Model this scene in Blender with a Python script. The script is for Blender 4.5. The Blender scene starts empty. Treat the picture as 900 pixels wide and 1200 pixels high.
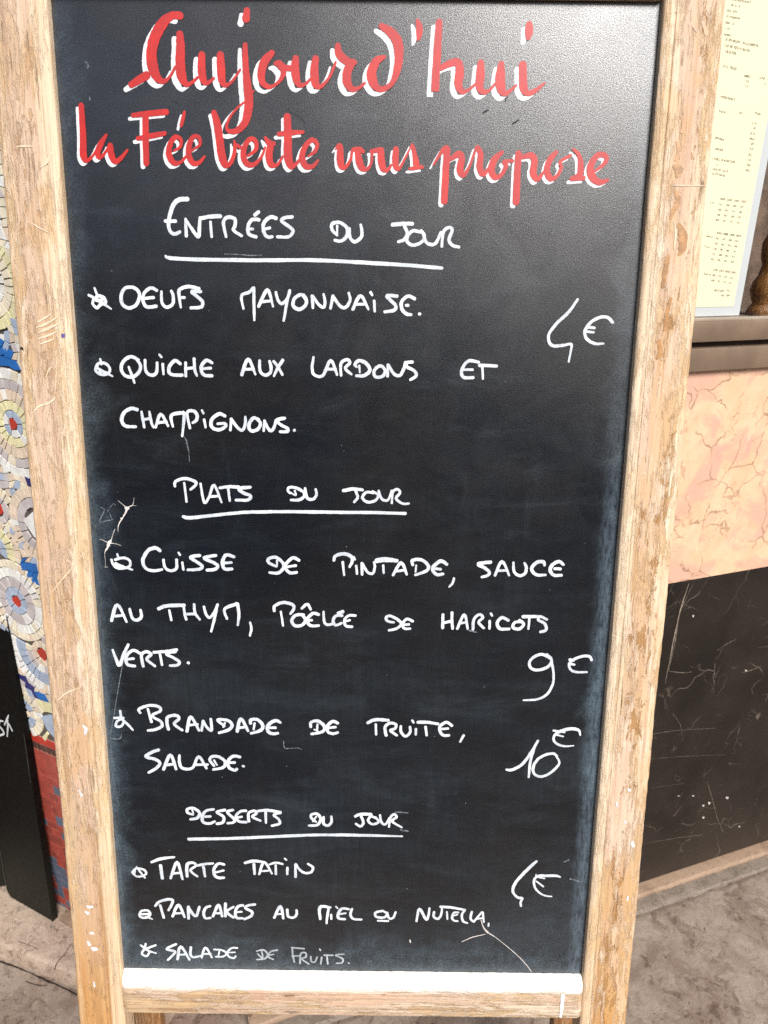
import bpy, bmesh, math, random
from math import sin, cos, pi, radians
from mathutils import Vector, Matrix
random.seed(7)
SC = bpy.context.scene
COL = SC.collection

# ------------------------------------------------------------ camera
F_PX = 830.0; CAM_H = 1.55; PITCH = radians(21.0); ROLL = radians(0.7)
_U0 = Vector((0, sin(PITCH), cos(PITCH)))
C_F = Vector((0, cos(PITCH), -sin(PITCH)))
C_R = Vector((1, 0, 0)) * cos(ROLL) + _U0 * sin(ROLL)
C_U = Vector((-1, 0, 0)) * sin(ROLL) + _U0 * cos(ROLL)
CAM = Vector((0, 0, CAM_H))
cd = bpy.data.cameras.new("camera"); co = bpy.data.objects.new("camera", cd); COL.objects.link(co)
cd.sensor_fit = 'VERTICAL'; cd.sensor_height = 36.0; cd.lens = 36.0 * F_PX / 1200.0
cd.dof.use_dof = True; cd.dof.focus_distance = 0.94; cd.dof.aperture_fstop = 8.0
cd.clip_start = 0.02; cd.clip_end = 500
m = Matrix((C_R, C_U, -C_F)).transposed().to_4x4(); m.translation = CAM
co.matrix_world = m
SC.camera = co
SC.cycles.use_denoising = False      # keep the fine grain of board and wood

# ------------------------------------------------------------ light
SUN_EL, SUN_AZ = radians(42), radians(25)      # azimuth measured from behind the camera towards the right
w = bpy.data.worlds.new("World"); SC.world = w; w.use_nodes = True
nt = w.node_tree; nt.nodes.clear()
sky = nt.nodes.new('ShaderNodeTexSky'); sky.sky_type = 'NISHITA'; sky.sun_disc = False
sky.sun_elevation = SUN_EL; sky.air_density = 1.0; sky.dust_density = 3.0; sky.ozone_density = 1.0
to_sun = Vector((sin(SUN_AZ) * cos(SUN_EL), -cos(SUN_AZ) * cos(SUN_EL), sin(SUN_EL)))
sky.sun_rotation = math.atan2(to_sun.x, to_sun.y)
bg = nt.nodes.new('ShaderNodeBackground'); bg.inputs[1].default_value = 0.09
wo = nt.nodes.new('ShaderNodeOutputWorld')
nt.links.new(sky.outputs[0], bg.inputs[0]); nt.links.new(bg.outputs[0], wo.inputs[0])
sl = bpy.data.lights.new("sun", 'SUN'); sl.energy = 3.0; sl.angle = radians(27); sl.color = (1.0, 0.985, 0.97)
so = bpy.data.objects.new("sun", sl); COL.objects.link(so)
so.rotation_euler = to_sun.to_track_quat('Z', 'Y').to_euler(); so.location = (0, -3, 6)
SC.view_settings.view_transform = 'Standard'; SC.view_settings.look = 'None'
SC.view_settings.gamma = 1.0; SC.view_settings.exposure = 0.6

# ------------------------------------------------------------ survey helpers (real planes of the place)
def ray(u, v): return C_R * ((u - 450) / F_PX) - C_U * ((v - 600) / F_PX) + C_F
def on_z(u, v, z):
    d = ray(u, v); return CAM + d * ((z - CAM_H) / d.z)
def on_plane(u, v, P, N):
    d = ray(u, v); return CAM + d * ((P - CAM).dot(N) / d.dot(N))

# ------------------------------------------------------------ mesh helpers
def link(name, verts, faces, mat, parent=None, smooth=False):
    me = bpy.data.meshes.new(name); me.from_pydata([tuple(v) for v in verts], [], faces); me.update()
    if smooth:
        for p in me.polygons: p.use_smooth = True
    o = bpy.data.objects.new(name, me); COL.objects.link(o)
    if mat is not None: me.materials.append(mat)
    if parent is not None: o.parent = parent
    return o
def empty(name, label, cat, mat4=None, group=None):
    o = bpy.data.objects.new(name, None); COL.objects.link(o); o.empty_display_size = 0.1
    if mat4 is not None: o.matrix_world = mat4
    o['label'] = label; o['category'] = cat
    if group: o['group'] = group
    return o
def box(name, lo, hi, mat, parent=None, bevel=0.0, seg=2, cuts=0, wob=0.0, kind=None, smooth=True):
    bm = bmesh.new(); bmesh.ops.create_cube(bm, size=1.0)
    for v in bm.verts:
        v.co = Vector([lo[i] + (v.co[i] + .5) * (hi[i] - lo[i]) for i in range(3)])
    if bevel > 0:
        bmesh.ops.bevel(bm, geom=bm.edges[:] , offset=bevel, segments=seg, profile=0.6, affect='EDGES')
    me = bpy.data.meshes.new(name); bm.to_mesh(me); bm.free()
    if smooth and bevel > 0:
        for p in me.polygons: p.use_smooth = True
        me.set_sharp_from_angle(angle=radians(35))
    me.materials.append(mat)
    o = bpy.data.objects.new(name, me); COL.objects.link(o)
    if parent is not None: o.parent = parent
    if kind: o['kind'] = kind
    return o
def extrude_profile(name, prof, axis_pts, mat, parent=None, smooth=True, jitter=None, kind=None):
    """prof: list of (a,b); axis_pts: list of functions t-> ; builds rings placed by place(i,a,b)"""
    n = len(prof); verts = []; faces = []
    for i, place in enumerate(axis_pts):
        for k, (a, b) in enumerate(prof): verts.append(place(a, b, i, k))
    for i in range(len(axis_pts) - 1):
        for k in range(n):
            k2 = (k + 1) % n
            faces.append((i * n + k, i * n + k2, (i + 1) * n + k2, (i + 1) * n + k))
    faces.append(tuple(range(n))[::-1]); faces.append(tuple((len(axis_pts) - 1) * n + k for k in range(n)))
    o = link(name, verts, faces, mat, parent)
    bm = bmesh.new(); bm.from_mesh(o.data); bmesh.ops.recalc_face_normals(bm, faces=bm.faces[:]); bm.to_mesh(o.data); bm.free()
    if smooth:
        for p in o.data.polygons: p.use_smooth = True
        o.data.set_sharp_from_angle(angle=radians(32))
    if kind: o['kind'] = kind
    return o
def catmull(P, n=6):
    if len(P) == 2:
        a, b = P; return [tuple(a[k] + (b[k] - a[k]) * i / 4 for k in range(len(a))) for i in range(5)]
    out = []
    Q = [P[0]] + list(P) + [P[-1]]
    for i in range(1, len(Q) - 2):
        p0, p1, p2, p3 = Q[i - 1], Q[i], Q[i + 1], Q[i + 2]
        for j in range(n):
            t = j / n
            out.append(tuple(0.5 * (2 * p1[k] + (p2[k] - p0[k]) * t + (2 * p0[k] - 5 * p1[k] + 4 * p2[k] - p3[k]) * t * t + (3 * p1[k] - p0[k] - 3 * p2[k] + p3[k]) * t ** 3) for k in range(len(p1))))
    out.append(tuple(P[-1])); return out
STEP = 5.0e-7
def ribbon(pts, place, verts, faces, h0, rough=0.0, cap=5, n=6):
    """pts (x,y,w) in the flat's own units; place(x,y,h)->vertex. A flat stroke of paint with round ends."""
    S = catmull(pts, n); h = h0
    L = []; Rr = []
    m_ = len(S); rings = []
    for i in range(m_):
        a = S[max(i - 1, 0)]; b = S[min(i + 1, m_ - 1)]
        dx, dy = b[0] - a[0], b[1] - a[1]; l = math.hypot(dx, dy) or 1e-9
        nx, ny = -dy / l, dx / l; wd = max(S[i][2], 2e-5) * 0.5
        wl = wd * (1 + rough * random.uniform(-1, 1)); wr = wd * (1 + rough * random.uniform(-1, 1))
        h += STEP
        rings.append((S[i][0], S[i][1], nx, ny, wl, wr, h, dx / l, dy / l))
    def cap_pts(r, sgn):
        x, y, nx, ny, wl, wr, hh, tx, ty = r; w_ = (wl + wr) / 2; o = []
        for k in range(1, cap):
            a = pi * k / cap
            o.append((x + nx * cos(a) * w_ + sgn * tx * sin(a) * w_ * .9, y + ny * cos(a) * w_ + sgn * ty * sin(a) * w_ * .9, hh))
        return o
    h += 3e-6
    base = len(verts)
    for r in rings:
        x, y, nx, ny, wl, wr, hh = r[:7]
        verts.append(place(x + nx * wl, y + ny * wl, hh)); verts.append(place(x - nx * wr, y - ny * wr, hh))
    for i in range(m_ - 1):
        a = base + 2 * i; faces.append((a, a + 1, a + 3, a + 2))
    for r, sgn, i in ((rings[0], -1, 0), (rings[-1], 1, m_ - 1)):
        c = cap_pts(r, sgn); s = len(verts)
        for p in c: verts.append(place(*p))
        faces.append(tuple([base + 2 * i] + [s + k for k in range(len(c))] + [base + 2 * i + 1]))
    return h
# ------------------------------------------------------------ materials
class NT:
    def __init__(s, name):
        s.m = bpy.data.materials.new(name); s.m.use_nodes = True; s.t = s.m.node_tree; s.t.nodes.clear()
        s.out = s.t.nodes.new('ShaderNodeOutputMaterial'); s.b = s.t.nodes.new('ShaderNodeBsdfPrincipled')
        s.t.links.new(s.b.outputs[0], s.out.inputs[0]); s.tc = s.t.nodes.new('ShaderNodeTexCoord')
    def set(s, k, v):
        i = s.b.inputs[k]
        if isinstance(v, bpy.types.NodeSocket): s.t.links.new(v, i)
        elif isinstance(v, tuple) and len(v) == 3: i.default_value = (*v, 1)
        else: i.default_value = v
        return s
    def _in(s, sock, v):
        if isinstance(v, bpy.types.NodeSocket): s.t.links.new(v, sock)
        elif isinstance(v, tuple) and len(v) == 3 and len(sock.default_value) == 4: sock.default_value = (*v, 1)
        else: sock.default_value = v
    def map(s, scale=(1, 1, 1), loc=(0, 0, 0), rot=(0, 0, 0), src=None):
        n = s.t.nodes.new('ShaderNodeMapping'); n.inputs['Scale'].default_value = scale; n.inputs['Location'].default_value = loc
        n.inputs['Rotation'].default_value = rot
        s.t.links.new(src or s.tc.outputs['Object'], n.inputs[0]); return n.outputs[0]
    def noise(s, scale, vec=None, detail=4, rough=.55, dist=0.0, col=False):
        n = s.t.nodes.new('ShaderNodeTexNoise'); n.inputs['Scale'].default_value = scale; n.inputs['Detail'].default_value = detail
        n.inputs['Roughness'].default_value = rough; n.inputs['Distortion'].default_value = dist
        s.t.links.new(vec or s.tc.outputs['Object'], n.inputs['Vector']); return n.outputs['Color' if col else 'Fac']
    def voro(s, scale, vec=None, feat='F1', out='Distance', rnd=1.0):
        n = s.t.nodes.new('ShaderNodeTexVoronoi'); n.feature = feat; n.inputs['Scale'].default_value = scale
        n.inputs['Randomness'].default_value = rnd
        s.t.links.new(vec or s.tc.outputs['Object'], n.inputs['Vector']); return n.outputs[out]
    def ramp(s, fac, stops, interp='LINEAR'):
        n = s.t.nodes.new('ShaderNodeValToRGB'); e = n.color_ramp.elements; n.color_ramp.interpolation = interp
        while len(e) < len(stops): e.new(0.5)
        for k, (p, c) in enumerate(stops):
            e[k].position = p; e[k].color = (c, c, c, 1) if not isinstance(c, tuple) else (*c, 1)
        s._in(n.inputs[0], fac); return n.outputs[0]
    def rng(s, v, a, b, c=0.0, d=1.0):
        n = s.t.nodes.new('ShaderNodeMapRange'); s._in(n.inputs[0], v); n.interpolation_type = 'SMOOTHSTEP'
        for k, x in enumerate((a, b, c, d)): n.inputs[k + 1].default_value = x
        return n.outputs[0]
    def mix(s, f, a, b, mode='MIX'):
        n = s.t.nodes.new('ShaderNodeMix'); n.data_type = 'RGBA'; n.blend_type = mode
        s._in(n.inputs[0], f); s._in(n.inputs[6], a); s._in(n.inputs[7], b); return n.outputs[2]
    def math(s, op, a, b=0.0, clamp=False):
        n = s.t.nodes.new('ShaderNodeMath'); n.operation = op; n.use_clamp = clamp; s._in(n.inputs[0], a); s._in(n.inputs[1], b); return n.outputs[0]
    def sep(s, src=None):
        n = s.t.nodes.new('ShaderNodeSeparateXYZ'); s.t.links.new(src or s.tc.outputs['Object'], n.inputs[0]); return n.outputs
    def warp(s, vec, scale, amt):
        n = s.noise(scale, vec, 3, .6, 0, True)
        a = s.t.nodes.new('ShaderNodeVectorMath'); a.operation = 'SUBTRACT'; s.t.links.new(n, a.inputs[0]); a.inputs[1].default_value = (.5, .5, .5)
        b = s.t.nodes.new('ShaderNodeVectorMath'); b.operation = 'SCALE'; s.t.links.new(a.outputs[0], b.inputs[0]); b.inputs['Scale'].default_value = amt
        c = s.t.nodes.new('ShaderNodeVectorMath'); c.operation = 'ADD'; s.t.links.new(vec, c.inputs[0]); s.t.links.new(b.outputs[0], c.inputs[1]); return c.outputs[0]
    def bump(s, h, strength=.3, dist=.001, prev=None):
        n = s.t.nodes.new('ShaderNodeBump'); n.inputs['Strength'].default_value = strength; n.inputs['Distance'].default_value = dist
        s.t.links.new(h, n.inputs['Height'])
        if prev: s.t.links.new(prev, n.inputs['Normal'])
        s.t.links.new(n.outputs[0], s.b.inputs['Normal']); return n.outputs[0]

def wood(name, axis='z', seed=0.0, paint=.5, low=0.0, tan=(.58, .415, .255), gold=(.60, .415, .215), deep=(.36, .21, .11), pale=(.71, .53, .375), cream=(.86, .75, .59), lit_edge=None, zones=0.0, chips=.5):
    """old pine: brown-gold wood, over it worn pale paint that has flaked away along the grain (paint = how much is left)"""
    M = NT(name)
    def st(k, l, o=0.0):  # across, along
        return M.map((k, k, l) if axis == 'z' else (l, k, k), loc=(seed + o, seed * 1.7 + o, seed * .6 - o))
    ragged = M.noise(1, st(330, 34), 6, .76)
    fine = M.noise(1, st(560, 60, 3), 3, .7)
    grain = M.noise(1, M.warp(st(250, 4.5), 2, .3), 3, .62)
    grain2 = M.noise(1, st(480, 6, 5), 3, .6)
    broad = M.noise(1, st(30, 3.6), 3, .55, .3)
    blot = M.noise(1, st(58, 13, 2), 6, .72, .6)
    sep = M.sep()
    # bare wood
    wood_ = M.mix(M.rng(broad, .38, .62), tan, gold)
    wood_ = M.mix(M.math('MULTIPLY', M.rng(grain, .50, .60), .8), wood_, deep)
    wood_ = M.mix(M.math('MULTIPLY', M.rng(grain2, .52, .62), .35), wood_, (.62, .42, .23))
    if low: wood_ = M.mix(M.rng(M.math('ADD', sep[2], M.math('MULTIPLY', M.math('ADD', broad, -.5), .5)), .80, .45, 0, .8), wood_, M.mix(M.rng(grain, .4, .62), (.52, .235, .05), (.38, .15, .03)))
    # worn paint
    pt = M.mix(M.rng(M.noise(1, st(45, 3, 7), 4, .6), .40, .60), pale, (.60, .40, .29))
    pt = M.mix(M.math('MULTIPLY', M.rng(M.noise(1, st(30, 2.4, 9), 4, .6), .48, .62), .7), pt, cream)
    pt = M.mix(M.math('MULTIPLY', M.rng(grain, .52, .60), .5), pt, (.36, .21, .12))
    pt = M.mix(M.math('MULTIPLY', M.rng(grain2, .54, .62), .40), pt, (.34, .20, .12))
    pt = M.mix(M.math('MULTIPLY', M.rng(fine, .56, .66), .45), pt, cream)
    v = M.math('ADD', M.math('MULTIPLY', broad, .55), M.math('MULTIPLY', blot, .75))
    v = M.math('ADD', v, M.math('MULTIPLY', M.math('ADD', ragged, -.5), .42)); v = M.math('ADD', v, M.math('MULTIPLY', M.math('ADD', fine, -.5), .22))
    if low: v = M.math('ADD', v, M.rng(sep[2], .95, .38, 0, -low))       # the paint is gone towards the foot
    t = .655 - (paint - .5) * .4
    pm = M.rng(v, t - .04, t + .06)
    col = M.mix(M.math('MULTIPLY', pm, .78), wood_, pt)
    # rim of thick flakes: brightest cream just inside the edge of the paint
    rimm = M.math('MULTIPLY', M.rng(v, t + .0, t + .03), M.rng(v, t + .10, t + .05)); col = M.mix(M.math('MULTIPLY', rimm, .18), col, cream)
    cr = M.math('MULTIPLY', M.rng(M.noise(1, M.warp(st(230, 15, 4), 3, .3), 3, .5), .655, .69), M.rng(M.noise(1, st(30, 5)), .46, .56))
    col = M.mix(M.math('MULTIPLY', cr, .8), col, (.09, .05, .028))
    spk = M.rng(M.noise(1, st(420, 150, 6), 3, .7), .69, .75); col = M.mix(M.math('MULTIPLY', spk, .7), col, (.13, .07, .04))
    fl = M.rng(M.noise(1, st(230, 80, 8), 5, .72), .64, .68); col = M.mix(M.math('MULTIPLY', fl, .7), col, (.86, .79, .68))
    dirt = M.rng(M.noise(9, None, 5, .65), .5, .72, 0, .22); col = M.mix(dirt, col, (.22, .15, .10))
    if zones:   # moulded section: pale inner bead, pinkish flat, golden outer arris
        a = M.math('ADD', M.math('ABSOLUTE', sep[0]), M.math('MULTIPLY', M.math('ADD', M.noise(1, st(90, 8, 11), 5, .7), -.5), .020))
        zi = M.rng(a, .350, .343); zo = M.rng(a, .382, .391); zm = M.math('MULTIPLY', M.rng(a, .350, .356), M.rng(a, .384, .376))
        up = M.rng(sep[2], .45, .75)
        zc = M.mix(M.math('MULTIPLY', M.rng(grain2, .50, .60), .55), (.78, .63, .44), (.42, .27, .16))
        col = M.mix(M.math('MULTIPLY', zi, .62), col, zc)
        col = M.mix(M.math('MULTIPLY', M.math('MULTIPLY', zm, up), zones), col, M.mix(M.math('MULTIPLY', M.rng(fine, .52, .64), .5), (.58, .40, .275), (.48, .30, .17)))
        gp_ = M.rng(M.math('ADD', M.noise(1, st(26, 6, 14), 5, .65, .5), M.math('MULTIPLY', M.math('ADD', ragged, -.5), .25)), .50, .60)
        col = M.mix(M.math('MULTIPLY', gp_, .42), col, (.56, .33, .13))
        ch = M.math('ADD', M.noise(1, st(120, 42, 17), 5, .72, .5), M.math('MULTIPLY', M.math('ADD', M.noise(1, st(36, 6, 19), 3), -.5), .55))
        ch = M.math('MULTIPLY', M.rng(ch, .60, .635), M.math('MULTIPLY', M.rng(a, .348, .358), M.rng(a, .392, .380)))
        col = M.mix(M.math('MULTIPLY', ch, chips), col, (.38, .20, .075)); pm = M.math('SUBTRACT', pm, M.math('MULTIPLY', ch, .8))
        col = M.mix(M.math('MULTIPLY', zo, .45), col, M.mix(M.rng(ragged, .45, .6), (.58, .36, .17), (.74, .58, .40)))
    if lit_edge:  # whitening that carries the painted sky light down onto the rail face
        e = M.rng(M.math('ADD', sep[2], M.math('MULTIPLY', M.math('ADD', M.noise(1, M.map((24, 60, 200)), 5, .7), -.5), lit_edge[2])), lit_edge[0], lit_edge[1])
        col = M.mix(M.math('MULTIPLY', e, .9), col, (.88, .83, .75))
    M.set('Base Color', col).set('Roughness', M.rng(pm, 0, 1, .42, .68)).set('Specular IOR Level', .3)
    hgt = M.math('ADD', M.math('MULTIPLY', grain, -.8), M.math('ADD', M.math('MULTIPLY', pm, .9), M.math('MULTIPLY', cr, -2.0)))
    hgt = M.math('ADD', hgt, M.math('MULTIPLY', ragged, .4))
    M.bump(hgt, .7, .0011)
    return M.m

def plain(name, col, rough=.5, spec=.5, nscale=40, amt=.15, bump=.1, metal=0.0, bd=.0005):
    M = NT(name); n = M.noise(nscale, None, 5)
    M.set('Base Color', M.mix(M.rng(n, .3, .7), tuple(c * (1 - amt) for c in col), tuple(min(1, c * (1 + amt)) for c in col)))
    M.set('Roughness', rough).set('Specular IOR Level', spec).set('Metallic', metal)
    if bump: M.bump(M.noise(nscale * 6, None, 3), bump, bd)
    return M.m

def board_mat():
    M = NT('blackboard_paint'); s = M.sep(); X, Z = s[0], s[2]
    ax = M.math('ABSOLUTE', M.math('ADD', X, -.0005))
    big = M.noise(3.2, None, 5, .6, .6); mid = M.noise(14, None, 6, .65, .7); fine = M.noise(420, None, 2)
    col = M.mix(M.rng(big, .35, .65), (.0055, .0068, .0098), (.0088, .0082, .0088))
    # wiped smears: long soft strokes of old chalk
    sm = M.noise(1, M.map((6, 6, 26), rot=(0, radians(8), 0)), 6, .72, .6)
    sm2 = M.noise(1, M.map((30, 30, 7), rot=(0, radians(-14), 0), loc=(4, 0, 2)), 6, .72, .4)
    smear = M.math('ADD', M.rng(sm, .50, .85), M.rng(sm2, .55, .9))
    # dust gathers along the frame
    e1 = M.rng(M.math('ADD', ax, M.math('MULTIPLY', M.math('ADD', mid, -.5), .09)), .296, .332)
    e2 = M.rng(M.math('ADD', Z, M.math('MULTIPLY', M.math('ADD', mid, -.5), -.11)), .645, .572)
    e3 = M.rng(M.math('ADD', M.math('ADD', X, M.math('MULTIPLY', Z, -1.15)), M.math('MULTIPLY', mid, .12)), -.62, -.30)
    edge = M.math('MAXIMUM', M.math('MULTIPLY', e1, M.rng(Z, .9, 1.5, .85, .35)), M.math('MULTIPLY', e2, .8)); edge = M.math('MAXIMUM', edge, M.math('MULTIPLY', e3, .4))
    sp = M.rng(fine, .38, .66)
    dust = M.math('ADD', M.math('MULTIPLY', smear, .22), M.math('MULTIPLY', edge, M.rng(M.noise(60, None, 5, .7), .3, .7, .35, 1.0)))
    dust = M.math('MULTIPLY', dust, M.math('ADD', M.math('MULTIPLY', sp, .75), .4))
    scr = M.rng(M.noise(1, M.warp(M.map((7, 7, 90), rot=(0, radians(-3), 0)), 3, .5), 4, .7), .72, .80)
    scr = M.math('MULTIPLY', scr, M.rng(M.noise(9, None, 3), .5, .65))
    dust = M.math('ADD', dust, M.math('MULTIPLY', scr, .35), True)
    wipe = M.rng(M.noise(1, M.warp(M.map((3.2, 3.2, 9), rot=(0, radians(20), 0)), 2, .8), 6, .68), .40, .75)
    wipe = M.math('MULTIPLY', wipe, M.rng(M.noise(1, M.map((160, 160, 12)), 4, .7), .3, .7, .45, 1)); wipe = M.math('MULTIPLY', wipe, M.rng(Z, 1.5, .7, .30, 1.0))
    dust = M.math('ADD', dust, M.math('MULTIPLY', wipe, .22), True)
    col = M.mix(M.math('MULTIPLY', dust, .9, True), col, (.085, .125, .155))
    e4 = M.math('MULTIPLY', M.rng(X, .303, .322), M.rng(X, .3303, .326)); e5 = M.math('MULTIPLY', M.rng(X, -.316, -.326), .55)
    e4 = M.math('MULTIPLY', M.math('MAXIMUM', e4, e5), M.rng(Z, 1.45, 1.15)); e4 = M.math('MULTIPLY', e4, M.rng(M.noise(1, M.map((220, 220, 45)), 6, .75), .36, .62))
    col = M.mix(M.math('MULTIPLY', e4, .42), col, (.17, .23, .28))
    dots = M.rng(M.voro(95, None, 'F1'), .075, .045)
    dots = M.math('MULTIPLY', dots, M.rng(M.noise(30, None, 3), .58, .66))
    col = M.mix(M.math('MULTIPLY', dots, .7), col, (.32, .34, .35))
    M.set('Base Color', col).set('Specular IOR Level', M.rng(M.noise(820, None, 2, .6), .32, .68, .45, 1.0))
    col2 = M.mix(M.rng(M.noise(700, M.map(loc=(5, 1, 2)), 2), .55, .75, 0, .22), col, (.035, .04, .046)); M.set('Base Color', col2).set('IOR', 1.57)
    M.set('Roughness', M.math('ADD', M.rng(mid, .3, .7, .21, .28), M.math('MULTIPLY', dust, .22)))
    M.bump(M.math('ADD', M.noise(760, None, 3, .7), M.math('MULTIPLY', mid, .6)), .24, .0006)
    return M.m

def paint_mat(name, col, dark, rough=.4, gaps=.0, tone=.5):
    """hand laid paint: pooled and thin places, dry drag marks; where it is thinnest the board shows through"""
    M = NT(name); n = M.noise(42, None, 3, .6); n2 = M.noise(1, M.map((420, 420, 160), rot=(0, .5, 0)), 4, .65); n3 = M.noise(900, None, 2)
    c = M.mix(M.rng(n, .36, .62, 0, tone), col, dark); c = M.mix(M.rng(n2, .46, .62, 0, tone), c, dark)
    M.set('Base Color', c).set('Roughness', rough).set('Specular IOR Level', .5)
    if gaps:
        a = M.math('MULTIPLY', M.rng(n2, .60, .70), M.rng(n, .42, .62)); a = M.math('MAXIMUM', a, M.rng(n3, .68, .76))
        M.set('Alpha', M.math('SUBTRACT', 1.0, M.math('MULTIPLY', a, gaps)))
    M.bump(n2, .15, .0003); return M.m

def pink_marble():
    M = NT('peach_marble'); v0 = M.warp(M.tc.outputs['Object'], 5, .16); v1 = M.warp(v0, 22, .035)
    n = M.noise(6.0, v0, 5, .55, .5); n2 = M.noise(18, None, 6, .65)
    c = M.mix(M.rng(n2, .3, .7), (.68, .44, .265), (.75, .52, .34))
    c = M.mix(M.math('MULTIPLY', M.rng(n, .48, .58), .75), c, (.62, .35, .265))
    c = M.mix(M.math('MULTIPLY', M.rng(M.noise(9, v0, 6, .7, 1.0), .54, .64), .6), c, (.62, .33, .27))
    c = M.mix(M.math('MULTIPLY', M.rng(M.noise(25, v0, 5, .7), .62, .72), .5), c, (.90, .72, .52))
    e = M.voro(9, v1, 'DISTANCE_TO_EDGE'); e2 = M.voro(24, v1, 'DISTANCE_TO_EDGE')
    k1 = M.math('MULTIPLY', M.rng(e, .020, .004), M.rng(M.noise(12, None, 3), .40, .55))
    k2 = M.math('MULTIPLY', M.rng(e2, .028, .006), M.rng(M.noise(7, M.map(loc=(3, 5, 1)), 3), .52, .62))
    c = M.mix(M.math('MULTIPLY', k1, .7), c, (.26, .15, .09)); c = M.mix(M.math('MULTIPLY', k2, .5), c, (.42, .25, .15))
    c = M.mix(M.math('MULTIPLY', M.rng(M.noise(70, v0, 4, .7), .66, .72), .6), c, (.42, .22, .08))
    M.set('Base Color', c).set('Roughness', .42).set('Specular IOR Level', .4)
    M.bump(M.math('ADD', M.noise(150, None, 3), M.math('MULTIPLY', k1, -1.0)), .15, .0008); return M.m

def black_marble():
    M = NT('black_marble'); v1 = M.warp(M.warp(M.tc.outputs['Object'], 4, .2), 30, .02)
    c = M.mix(M.rng(M.noise(7, v1, 5), .3, .7), (.012, .0095, .0075), (.022, .017, .0135))
    e = M.voro(7, v1, 'DISTANCE_TO_EDGE'); k = M.math('MULTIPLY', M.rng(e, .009, .002), M.rng(M.noise(9, None, 4), .48, .66))
    e2 = M.voro(20, v1, 'DISTANCE_TO_EDGE'); k2 = M.math('MULTIPLY', M.rng(e2, .013, .003), M.rng(M.noise(14, M.map(loc=(2, 7, 3)), 4), .54, .68))
    c = M.mix(M.math('MULTIPLY', k, .42), c, (.35, .29, .24)); c = M.mix(M.math('MULTIPLY', k2, .26), c, (.30, .24, .19))
    hz = M.rng(M.noise(1, M.map((3, 3, 120)), 3, .6), .66, .74)
    c = M.mix(M.math('MULTIPLY', M.math('MULTIPLY', hz, M.rng(M.noise(8, None, 3), .5, .62)), .22), c, (.30, .25, .2))
    c = M.mix(M.rng(M.sep()[2], .22, .0, 0, .35), c, (.060, .045, .036))
    M.set('Base Color', c).set('Roughness', M.rng(M.noise(20, None, 4), .3, .7, .26, .42)).set('Specular IOR Level', .2)
    M.bump(M.noise(220, None, 3), .1, .0005); return M.m

def ground_mat(name, a, b, dark, scale=1.0, wx=.06):
    M = NT(name); v = M.warp(M.tc.outputs['Object'], 14 * scale, wx)
    n1 = M.noise(9 * scale, v, 7, .68, .6); n2 = M.noise(38 * scale, v, 6, .66, .5); n3 = M.noise(240, None, 4, .7)
    c = M.mix(M.rng(n1, .38, .62), a, b)
    cell = M.voro(34 * scale, M.warp(v, 60, .03), 'SMOOTH_F1'); c = M.mix(M.rng(cell, .40, .10, 0, .22), c, tuple(min(1, x * 1.32) for x in b))
    c = M.mix(M.math('MULTIPLY', M.rng(n2, .53, .61), M.rng(n1, .35, .6, .85, .3)), c, dark)
    ring = M.rng(M.math('ABSOLUTE', M.math('ADD', cell, -.38)), .06, .02)
    c = M.mix(M.math('MULTIPLY', ring, .12), c, dark)
    c = M.mix(M.rng(n3, .3, .7, 0, .22), c, tuple(x * .5 for x in dark))
    sp = M.rng(M.noise(330, M.map(loc=(4, 4, 4)), 2), .72, .77); c = M.mix(M.math('MULTIPLY', sp, .5), c, (.62, .56, .48))
    pit = M.math('MULTIPLY', M.rng(M.noise(85, None, 3), .68, .73), .75); c = M.mix(pit, c, tuple(x * .45 for x in dark))
    M.set('Base Color', c).set('Roughness', .62).set('Specular IOR Level', .35)
    M.bump(M.math('ADD', M.math('MULTIPLY', n2, -1.0), M.math('ADD', M.math('MULTIPLY', n3, .35), M.math('MULTIPLY', pit, -.6))), .5, .004); return M.m

MAT = {}
MAT['board'] = board_mat()
MAT['stileL'] = wood('worn_pine_left', 'z', 1.3, paint=.60, low=.24, zones=.62)
MAT['stileR'] = wood('worn_pine_right', 'z', 5.1, paint=.66, low=.16, zones=.40, chips=.85)
MAT['rail'] = wood('worn_pine_rail', 'x', 2.7, paint=.52, pale=(.50, .37, .29), lit_edge=(.5485, .5575, .014))
MAT['railtop'] = plain('skylit_pine_ledge', (.85, .80, .71), .6, .3, 45, .07, .2)  # near white: sky light on the ledge put into the colour
MAT['rear'] = wood('brown_pine_rear', 'z', 9.7, paint=-1.0, tan=(.22, .10, .04), gold=(.27, .12, .035))
MAT['white'] = paint_mat('white_marker', (.82, .85, .86), (.47, .51, .55), .4, .4, .75)
MAT['thin'] = paint_mat('thin_white_marker', (.48, .51, .53), (.26, .29, .31), .45, .5, .8)
MAT['red'] = paint_mat('red_paint', (.52, .018, .012), (.40, .015, .015), .45, .0, .8)
MAT['shadow'] = paint_mat('white_paint', (.80, .80, .80), (.52, .54, .55), .4, .35, .6)
MAT['chip'] = plain('bare_filler', (.66, .60, .55), .8, .2)
MAT['pink'] = pink_marble(); MAT['black'] = black_marble()
MAT['vein'] = plain('vein_quartz', (.27, .22, .17), .5, .3, 60, .4)
MAT['bronze'] = plain('bronze_metal', (.25, .175, .12), .42, .5, 16, .14, .05, .35)
MAT['bronze_lip'] = plain('bronze_lip', (.40, .33, .25), .5, .5, 16, .14, .05, .3)
MAT['gap'] = plain('dark_gap', (.03, .02, .014), .7, .2)
MAT['paper'] = plain('cream_paper', (.72, .67, .46), .7, .3, 8, .02, 0)
MAT['plastic'] = plain('clear_margin', (.50, .53, .53), .35, .5, 8, .03, 0)
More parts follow.
